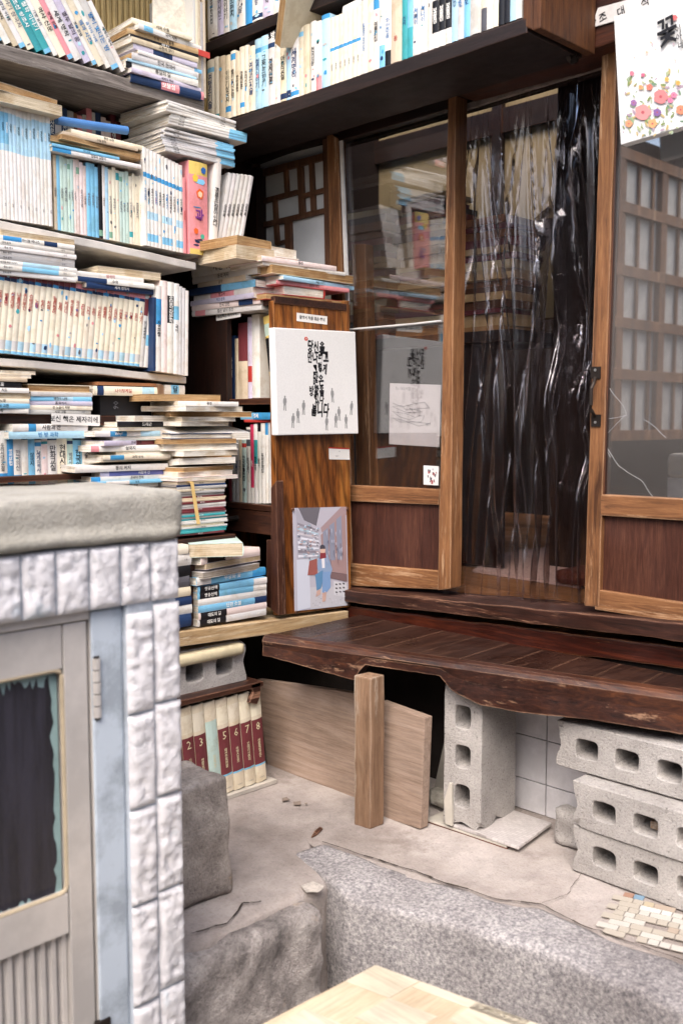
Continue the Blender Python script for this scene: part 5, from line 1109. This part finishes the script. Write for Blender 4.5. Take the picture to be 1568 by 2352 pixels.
# slate slab and tiles near upright block
m = MB(); m.prism([PY(980, 1880, 2.14), PY(1035, 1880, 2.14), PY(1030, 1760, 2.14), PY(1022, 1690, 2.14)], (0, .02, 0)); build('stone_slab', m, plain('slab_grey', '#8f8b84', .7), label='grey triangular slab leaning left of the upright concrete block', cat='slab', bevel=.002)
m = MB(); c0 = PZ(1000, 1870); m.box(c0.x - .05, c0.y + .01, .012, c0.x + .04, c0.y + .09, .06); build('concrete_rubble', m, M_CAP, label='squat grey stone lump behind the leaning white tile', cat='rubble', bevel=.02, wob=[(0, .02, .006, 14), (1, .02, .006, 14), (2, .02, .006, 14)], smooth=True)
def tile(poly, z, th, mat, label, name='ceramic_tile'):
    m = MB(); m.prism([PZ(a_, b_, z) for a_, b_ in poly], (0, 0, th)); return build(name, m, mat, label=label, cat='tile', group='ceramic tiles under the upright block', bevel=.0012)
M_TW = plain('cream_tile', '#bfb9ae', .3, 0, .5, .15, 20)
tile([(978, 1888), (1163, 1951), (1240, 1908), (1050, 1858)], .001, .003, wood('x', '#4a281c', '#6e4234', '#805040', .8), 'red backing slab lying lowest under the upright concrete block', 'backing_slab')
tile([(976, 1885), (1162, 1948), (1240, 1904), (1050, 1855)], .0045, .006, M_TW, 'plain cream tile between red backing and patterned tile')
def patterned():
    n = NT('patterned_tile'); v = n.coord((1, 1, 1), False); b = n.n('TexBrick'); b.offset = .5; b.inputs['Scale'].default_value = 26; b.inputs['Mortar Size'].default_value = .012
    b.inputs['Color1'].default_value = hx('#c4bebb'); b.inputs['Color2'].default_value = hx('#b4adab'); b.inputs['Mortar'].default_value = hx('#9a9390'); n.l(v, b.inputs['Vector'])
    n.col(n.mix(.3, b.outputs['Color'], n.ramp(n.noise(v, 14, 5), [(.1, gray(.5)), (.6, G1)]), 'MULTIPLY')); n.rough(.35, .4); return n.m
tile([(1040, 1900), (1190, 1952), (1266, 1896), (1130, 1850)], .0125, .0075, patterned(), 'pale patterned tile directly under the upright concrete block')
m = MB(); m.prism([PY(1022, 1892, 2.03), PY(1037, 1898, 2.03), PY(1036, 1800, 2.03), PY(1031, 1798, 2.03), PY(1019, 1838, 2.03)], (0, .008, 0)); build('ceramic_tile', m, M_TW, label='narrow cream tile leaning against the upright block', cat='tile', bevel=.001)

# encyclopaedias, their plank and base
A, B = PX(418, 1862, -2.235), PX(615, 1802, -2.235)
m = MB(); c0, c1 = PX(380, 1880, -2.22), PX(636, 1803, -2.22); m.hexa([(-2.22, c0.y, 0.001), (-2.22, c1.y, .001), (-2.46, c1.y, .001), (-2.46, c0.y, .001), (-2.22, c0.y, .012), (-2.22, c1.y, .012), (-2.46, c1.y, .012), (-2.46, c0.y, .012)]); build('base_board', m, plain('base_white', '#b9b2a8', .7), label='thin white board under the numbered encyclopaedia volumes', cat='board')
vol = ['사랑 결혼 성', '임신 출산 육아', '생활요리', '미용 건강', '패션 한복 편물', '여행 스포츠', '인테리어 취미', '생활예절 교양']
y0, y1 = A.y - .02, B.y; n_ = 8; wdt = (y1 - y0) / n_; HE = .285
for i, t_ in enumerate(vol):
    bd = [(.20, .69, 'maroon'), (.18, .20, 'sky blue'), (.73, .92, 'ivory')] if i != 3 else [(.15, .8, 'mint')]
    o = book(wdt * .95, .20, HE, 'cream', T(-2.238, y0 + i * wdt, .0135) @ Matrix.Rotation(R(90), 4, 'Z') @ Matrix.Rotation(R(-5), 4, 'Y'), f"tall maroon banded encyclopaedia volume, {ORD[i]} from left below the hollow block" if i != 3 else 'tall encyclopaedia volume with faded green spine among the maroon ones', 'encyclopaedia volumes on the ground', bands=bd, text=t_, ink='gold', tsize=.0115, tpos=.37, paper='grey', hard=True)
    if i != 3:
        q = letter(o, str(i + 1), 'gold', (wdt * .48, -.0042, HE * .61), .034, AX_Y, 0, .0); q.name = 'volume_number'
    q = letter(o, '대한출판사', 'grey', (wdt * .48, -.0042, HE * .05), .004, AX_Y); q.name = 'publisher_lettering'
m = MB(); a, b = PX(380, 1634, -2.225), PX(604, 1570, -2.225); zt_ = (a.z + b.z) / 2
zt_ = .0135 + HE + .012
m.box(-2.46, a.y, zt_, -2.222, b.y + .0, zt_ + .016); build('plank', m, W_SILL('y'), label='reddish brown plank lying on the encyclopaedia volumes', cat='plank', bevel=.003)
m = MB(); c0 = PX(596, 1590, -2.19); m.prism([(-2.222 + 0, c0.y - .01, zt_ + .014), (-2.222, c0.y + .035, zt_ + .018), (-2.222, c0.y + .030, zt_ - .03), (-2.222, c0.y + .018, zt_ - .05), (-2.222, c0.y - .012, zt_ - .04), (-2.222, c0.y + .004, zt_ - .01)], (-.2, 0, 0)); build('moulding_offcut', m, W_SILL('y'), label='carved wood moulding offcut at the end of the plank over the encyclopaedias', cat='offcut', bevel=.003)
m = MB(); a, b = PX(425, 1492, -2.25), PX(562, 1486, -2.25); m.box(-2.42, a.y - .2, b.z - .022, -2.245, b.y, b.z + .014)
build('folded_cloth', m, plain('cream_cloth', '#cbbf9f', .8, 0, .2, .2, 20), label='cream folded cover on the hollow block below the long board', cat='cloth', bevel=.014, smooth=True)

# ================================================================ TILED SHED at the left
XQ = -1.5
shd = thing('tiled_shed', 'small shed wall faced in rough white tiles with a concrete coping', 'shed', (-1.6, .9, -.40))
yE = 1.083; yT = .968; yBl = .915
zl = .772; zc_ = .883; ztp = .975
m = MB(); m.box(-1.80, yT + .002, -.40, XQ - .012, yE - .006, zl + .01); m.box(-1.80, yBl + .002, -.40, XQ - .024, yT + .001, zl); m.box(-1.80, -.9, zl - .0, XQ - .012, yE - .006, zc_); m.box(-1.80, -.9, -.40, XQ - .012, .0, zl)
build('wall', m, plain('blue_plaster', '#b6bec8', .8, 0, .2, .4, 14, .001), shd, bevel=.003)
m = MB(); m.box(-1.78, yBl - .01, -.40, XQ - .022, yT - .002, zl - .004); build('plaster_reveal', m, plain('blue_plaster2', '#b2bcc7', .8, 0, .2, .5, 10, .001), shd, bevel=.004)
# coping
cp = MB(); n_ = 10; N2 = 40
ys = [-.9 + (yE + .004 + .9) * k / N2 for k in range(N2 + 1)]
for k in range(5): ys.append(ys[-1] + 0)
cp.box(-1.80, -.9, zc_, XQ + .008, yE + .006, ztp); build('coping', cp, M_CAP, shd, bevel=.020, wob=[(1, .02, .004, 10), (2, .02, .004, 10)], smooth=True)
# relief tiles
def mk_tile_mat():
    n = NT('relief_tile'); v = n.coord((1, 1, 1), True); f = n.noise(v, 26, 5, .6, 1.5); g = n.noise(v, 5, 5, .6)
    c = n.mix(n.ramp(g, [(.72, G0), (.9, gray(.6))]), hx('#d2d0d3'), hx('#8fb0c0'))
    c = n.mix(.35, c, n.ramp(f, [(.05, hx('#9aa6ae')), (.4, G1)]), 'MULTIPLY'); n.col(c); n.rough(.25, .5); n.bump(f, .004, .5); return n.m  # bluish crevice shading tinted into the colour where the bump dips
M_RT = mk_tile_mat()
def relief(y0, z0, y1, z1, label=None):
    m = MB(); ny, nz = max(4, int((y1 - y0) / .006)), max(4, int((z1 - z0) / .006)); base = XQ - .012
    g_ = []
    for j in range(nz + 1):
        r_ = []
        for i in range(ny + 1):
            u, v = i / ny, j / nz; e = min(u, 1 - u) * (y1 - y0); e2 = min(v, 1 - v) * (z1 - z0); ed = min(1, min(e, e2) / .007)
            y_, z_ = y0 + (y1 - y0) * u, z0 + (z1 - z0) * v
            h_ = noise.noise(Vector((y_ * 24, z_ * 17, 3))) * .6 + (.35 - 1.5 * abs(noise.noise(Vector((y_ * 60 + z_ * 25, z_ * 42, 7))))) + .35 * noise.noise(Vector((y_ * 150, z_ * 130, 2)))
            q = Vector((base + .001 + ed * (.009 + .0075 * h_), y_, z_)); r_.append(q)
        g_.append(r_)
    for r_ in g_: m.v += r_
    for j in range(nz):
        for i in range(ny): a_ = j * (ny + 1) + i; m.f.append((a_, a_ + 1, a_ + ny + 2, a_ + ny + 1)); m.c.append(None)
    build('wall_tile', m, M_RT, shd, smooth=True)
zj = [.765, .578, .400, .217, .023, -.165, -.352]
for c_, (ya, yb) in enumerate(((yT, 1.0245), (1.0265, yE))):
    dz = -.008 if c_ == 0 else .002
    for k in range(6): relief(ya, zj[k + 1] + .002 + dz, yb, zj[k] - .002 + dz)
y_ = yE
while y_ > .0:
    w_ = .0625; relief(y_ - w_ + .0015, zl, y_ - .001, zc_ - .001); y_ -= w_
# aluminium door
ad = thing('aluminium_door', 'beige aluminium shed door with dark painted pane and ribbed panel', 'door', (XQ - .03, .6, -.38))
XD = XQ - .03
def xb(parent, name, x, px, d, mat, bev=.0015): m = MB(); m.barx(x, px, d); return build(name, m, mat, parent, bevel=bev)
def at(px, py): return PX(px, py, XD)
yF0, yF1 = at(210, 1800).y, at(240, 1800).y; yL1 = at(207, 1800).y; yL0 = at(150, 1800).y; yG = at(146, 1800).y; zB = -.385
zTop = at(205, 1425).z
m = MB(); m.box(XD - .05, yF0 + .002, zB, XD + .004, yBl - .004, zl - .002); m.box(XD - .05, .05, zTop + .003, XD + .004, yF0 + .001, zl - .002); m.box(XD - .05, .05, zB, XD + .004, .09, zTop); build('door_frame', m, M_METAL, ad, bevel=.002)
m = MB(); m.box(XD - .035, yL0 + .004, zB + .01, XD, yL1, zTop); build('stile', m, M_METAL, ad, bevel=.002)
m = MB(); m.box(XD - .035, .092, zB + .01, XD, .14, zTop); build('stile', m, M_METAL, ad, bevel=.002)
zr = at(100, 1545).z; m = MB(); m.box(XD - .035, .142, zr, XD - .002, yL0 + .002, zTop); build('top_rail', m, M_METAL, ad, bevel=.002)
zm1, zm0 = at(160, 2052).z, at(160, 2145).z; m = MB(); m.box(XD - .035, .142, zm0, XD - .002, yL0 + .002, zm1); build('middle_rail', m, M_METAL, ad, bevel=.002)
m = MB(); m.box(XD - .035, .142, zB + .01, XD - .002, yL0 + .002, zB + .07); build('bottom_rail', m, M_METAL, ad, bevel=.002)
m = MB(); yy = .142
while yy < yL0: m.hexa([(XD - .028, yy, zB + .07), (XD - .014, yy + .006, zB + .07), (XD - .014, yy + .014, zB + .07), (XD - .028, yy + .02, zB + .07), (XD - .028, yy, zm0), (XD - .014, yy + .006, zm0), (XD - .014, yy + .014, zm0), (XD - .028, yy + .02, zm0)]); yy += .0205
build('ribbed_panel', m, M_METAL, ad)
n = NT('painted_pane'); v = n.coord((1, 1, 1), False); f = n.noise(v, 60, 5, .7); f2 = n.noise(n.coord((4, 40, 3), False), 1.0, 6, .7)
n.col(n.mix(.6, hx('#24232c'), n.ramp(f2, [(.3, gray(.4)), (.7, gray(1.8))]), 'MULTIPLY')); n.rough(.35, .5); n.bump(f, .0006, 1)
m = MB(); m.box(XD - .024, .145, zm1 - .002, XD - .020, yL0 - .0, zr + .004); build('glass_pane', m, plain('frosted_pane', '#8aa3a4', .35, 0, .5, .2, 20), ad)
pr = random.Random(8); m = MB(); yR = at(133, 1800).y; zT_, zBt = at(80, 1580).z, at(80, 2085).z
top = []; y_ = .16
while y_ < yR: top.append((y_, zT_ + pr.uniform(-.012, .016))); y_ += pr.uniform(.002, .008)
rgt = []; z_ = zT_ - .01
while z_ > zBt + .01: rgt.append((yR + pr.uniform(-.003, .006), z_)); z_ -= pr.uniform(.008, .025)
bot = []; y_ = yR
while y_ > .16: bot.append((y_, zBt + pr.uniform(-.012, .010))); y_ -= pr.uniform(.003, .008)
m.prism([(XD - .0195, a_, b_) for a_, b_ in top + rgt + bot], (-.0005, 0, 0)); build('black_paint', m, n.m, ad)
m = MB(); gy, gz0, gz1 = yL0 + .002, zm1 + .001, zr - .001; r_ = .014; path = [(XD - .006, .16, gz1), (XD - .006, gy - r_, gz1), (XD - .006, gy - r_ * .3, gz1 - r_ * .3), (XD - .006, gy, gz1 - r_), (XD - .006, gy, gz0 + r_), (XD - .006, gy - r_ * .3, gz0 + r_ * .3), (XD - .006, gy - r_, gz0), (XD - .006, .16, gz0)]
m.tube(path, .0045, 8); build('glazing_bead', m, plain('bead_beige', '#b3a48c', .5), ad)
m = MB(); hy = at(217, 1570).y; hz1, hz0 = at(217, 1510).z, at(217, 1648).z
for k in range(5):
    a_, b_ = hz1 - (hz1 - hz0) * k / 5, hz1 - (hz1 - hz0) * (k + .9) / 5; m.tube([(XD + .008, hy, a_), (XD + .008, hy, b_)], .0075, 12)
build('hinge', m, M_METAL, ad); m = MB(); m.tube([(XD + .008, hy, hz1 + .004), (XD + .008, hy, hz0 - .002)], .0055, 10); build('hinge_pin', m, M_IRON, ad)
m = MB(); c0 = at(230, 2345); m.box(XD + .002, c0.y - .014, c0.z - .02, XD + .012, c0.y + .016, c0.z + .006); build('latch', m, M_IRON, ad, bevel=.002)

# ================================================================ STOOL in the foreground
zs_ = .06
c0, cl_, cr_ = PZ(862, 2215, zs_), PZ(600, 2352, zs_), PZ(1240, 2352, zs_)
dl, dr_ = (cl_ - c0).normalized(), (cr_ - c0).normalized()
S_ = .42
sto = thing('low_table', 'pale square wooden table top with checker inlay in the lower foreground', 'table', c0 + (dl + dr_) * .2 - Vector((0, 0, .44)))
m = MB(); m.prism([c0, c0 + dr_ * S_, c0 + dr_ * S_ + dl * S_, c0 + dl * S_], (0, 0, -.022)); build('table_top', m, wood('y', '#ccb698', '#d3bfa2', '#d9c9b0', .5, None, grain=.4), sto, bevel=.003)
def tq(a_, b_, c_, d_): return [c0 + dr_ * a_ + dl * b_, c0 + dr_ * c_ + dl * b_, c0 + dr_ * c_ + dl * d_, c0 + dr_ * a_ + dl * d_]
m = MB()
for a_, b_, c_, d_ in ((.004, .004, .10, .085), (.10, .085, .20, .17), (.22, .004, .32, .085), (.02, .2, .1, .28), (.104, .004, .4, .03)): m.prism([p + Vector((0, 0, .0006)) for p in tq(a_, b_, c_, d_)], (0, 0, .0008))
build('inlay', m, wood('x', '#cfc2aa', '#d5c9b2', '#dbd1bd', .5, None, grain=.35), sto)
for a_, b_ in ((.03, .03), (S_ - .07, .03), (.03, S_ - .07), (S_ - .07, S_ - .07)):
    m = MB(); m.prism([p - Vector((0, 0, .0225)) for p in tq(a_, b_, a_ + .04, b_ + .04)], (0, 0, -.43)); build('leg', m, W_POST('z'), sto, bevel=.003)

# ================================================================ out of frame: what the panes reflect, and walls added to cut low light
nw = thing('lattice_wall', 'timber lattice window wall further along the lane', 'wall', (-2.5, 0, 0))
m = MB(); m.box(-2.56, -3.6, 1.0, -2.545, .95, 2.4); build('paper_pane', m, plain('pane_paper', '#c9c6c0', .7), nw)
m = MB(); y_ = -3.6
while y_ < .95: m.box(-2.545, y_, 1.0, -2.515, y_ + .05, 2.4); y_ += .42
y_ = -3.5
while y_ < .9: m.box(-2.545, y_, 1.0, -2.53, y_ + .018, 2.4); y_ += .14
for z_ in (1.0, 1.3, 1.55, 1.8, 2.1, 2.35): m.box(-2.543, -3.6, z_, -2.512, .95, z_ + .05)
build('lattice', m, W_DOOR('z'), nw)
al = MB(); al.box(-2.3, -2.3, -.40, 2.2, -2.1, 2.3); build('light_block_wall', al, plain('lane_plaster', '#8f867c', .85, 0, .2, .4, 3), label='unseen plaster wall added behind the viewer to cut low light', cat='wall')
al = MB(); al.box(1.9, -2.1, -.40, 2.1, 2.6, 2.3); build('light_block_wall', al, plain('lane_plaster2', '#8f867c', .85, 0, .2, .4, 3), label='unseen plaster wall added right of the viewer to cut low light', cat='wall')
print('objects', len(bpy.data.objects))
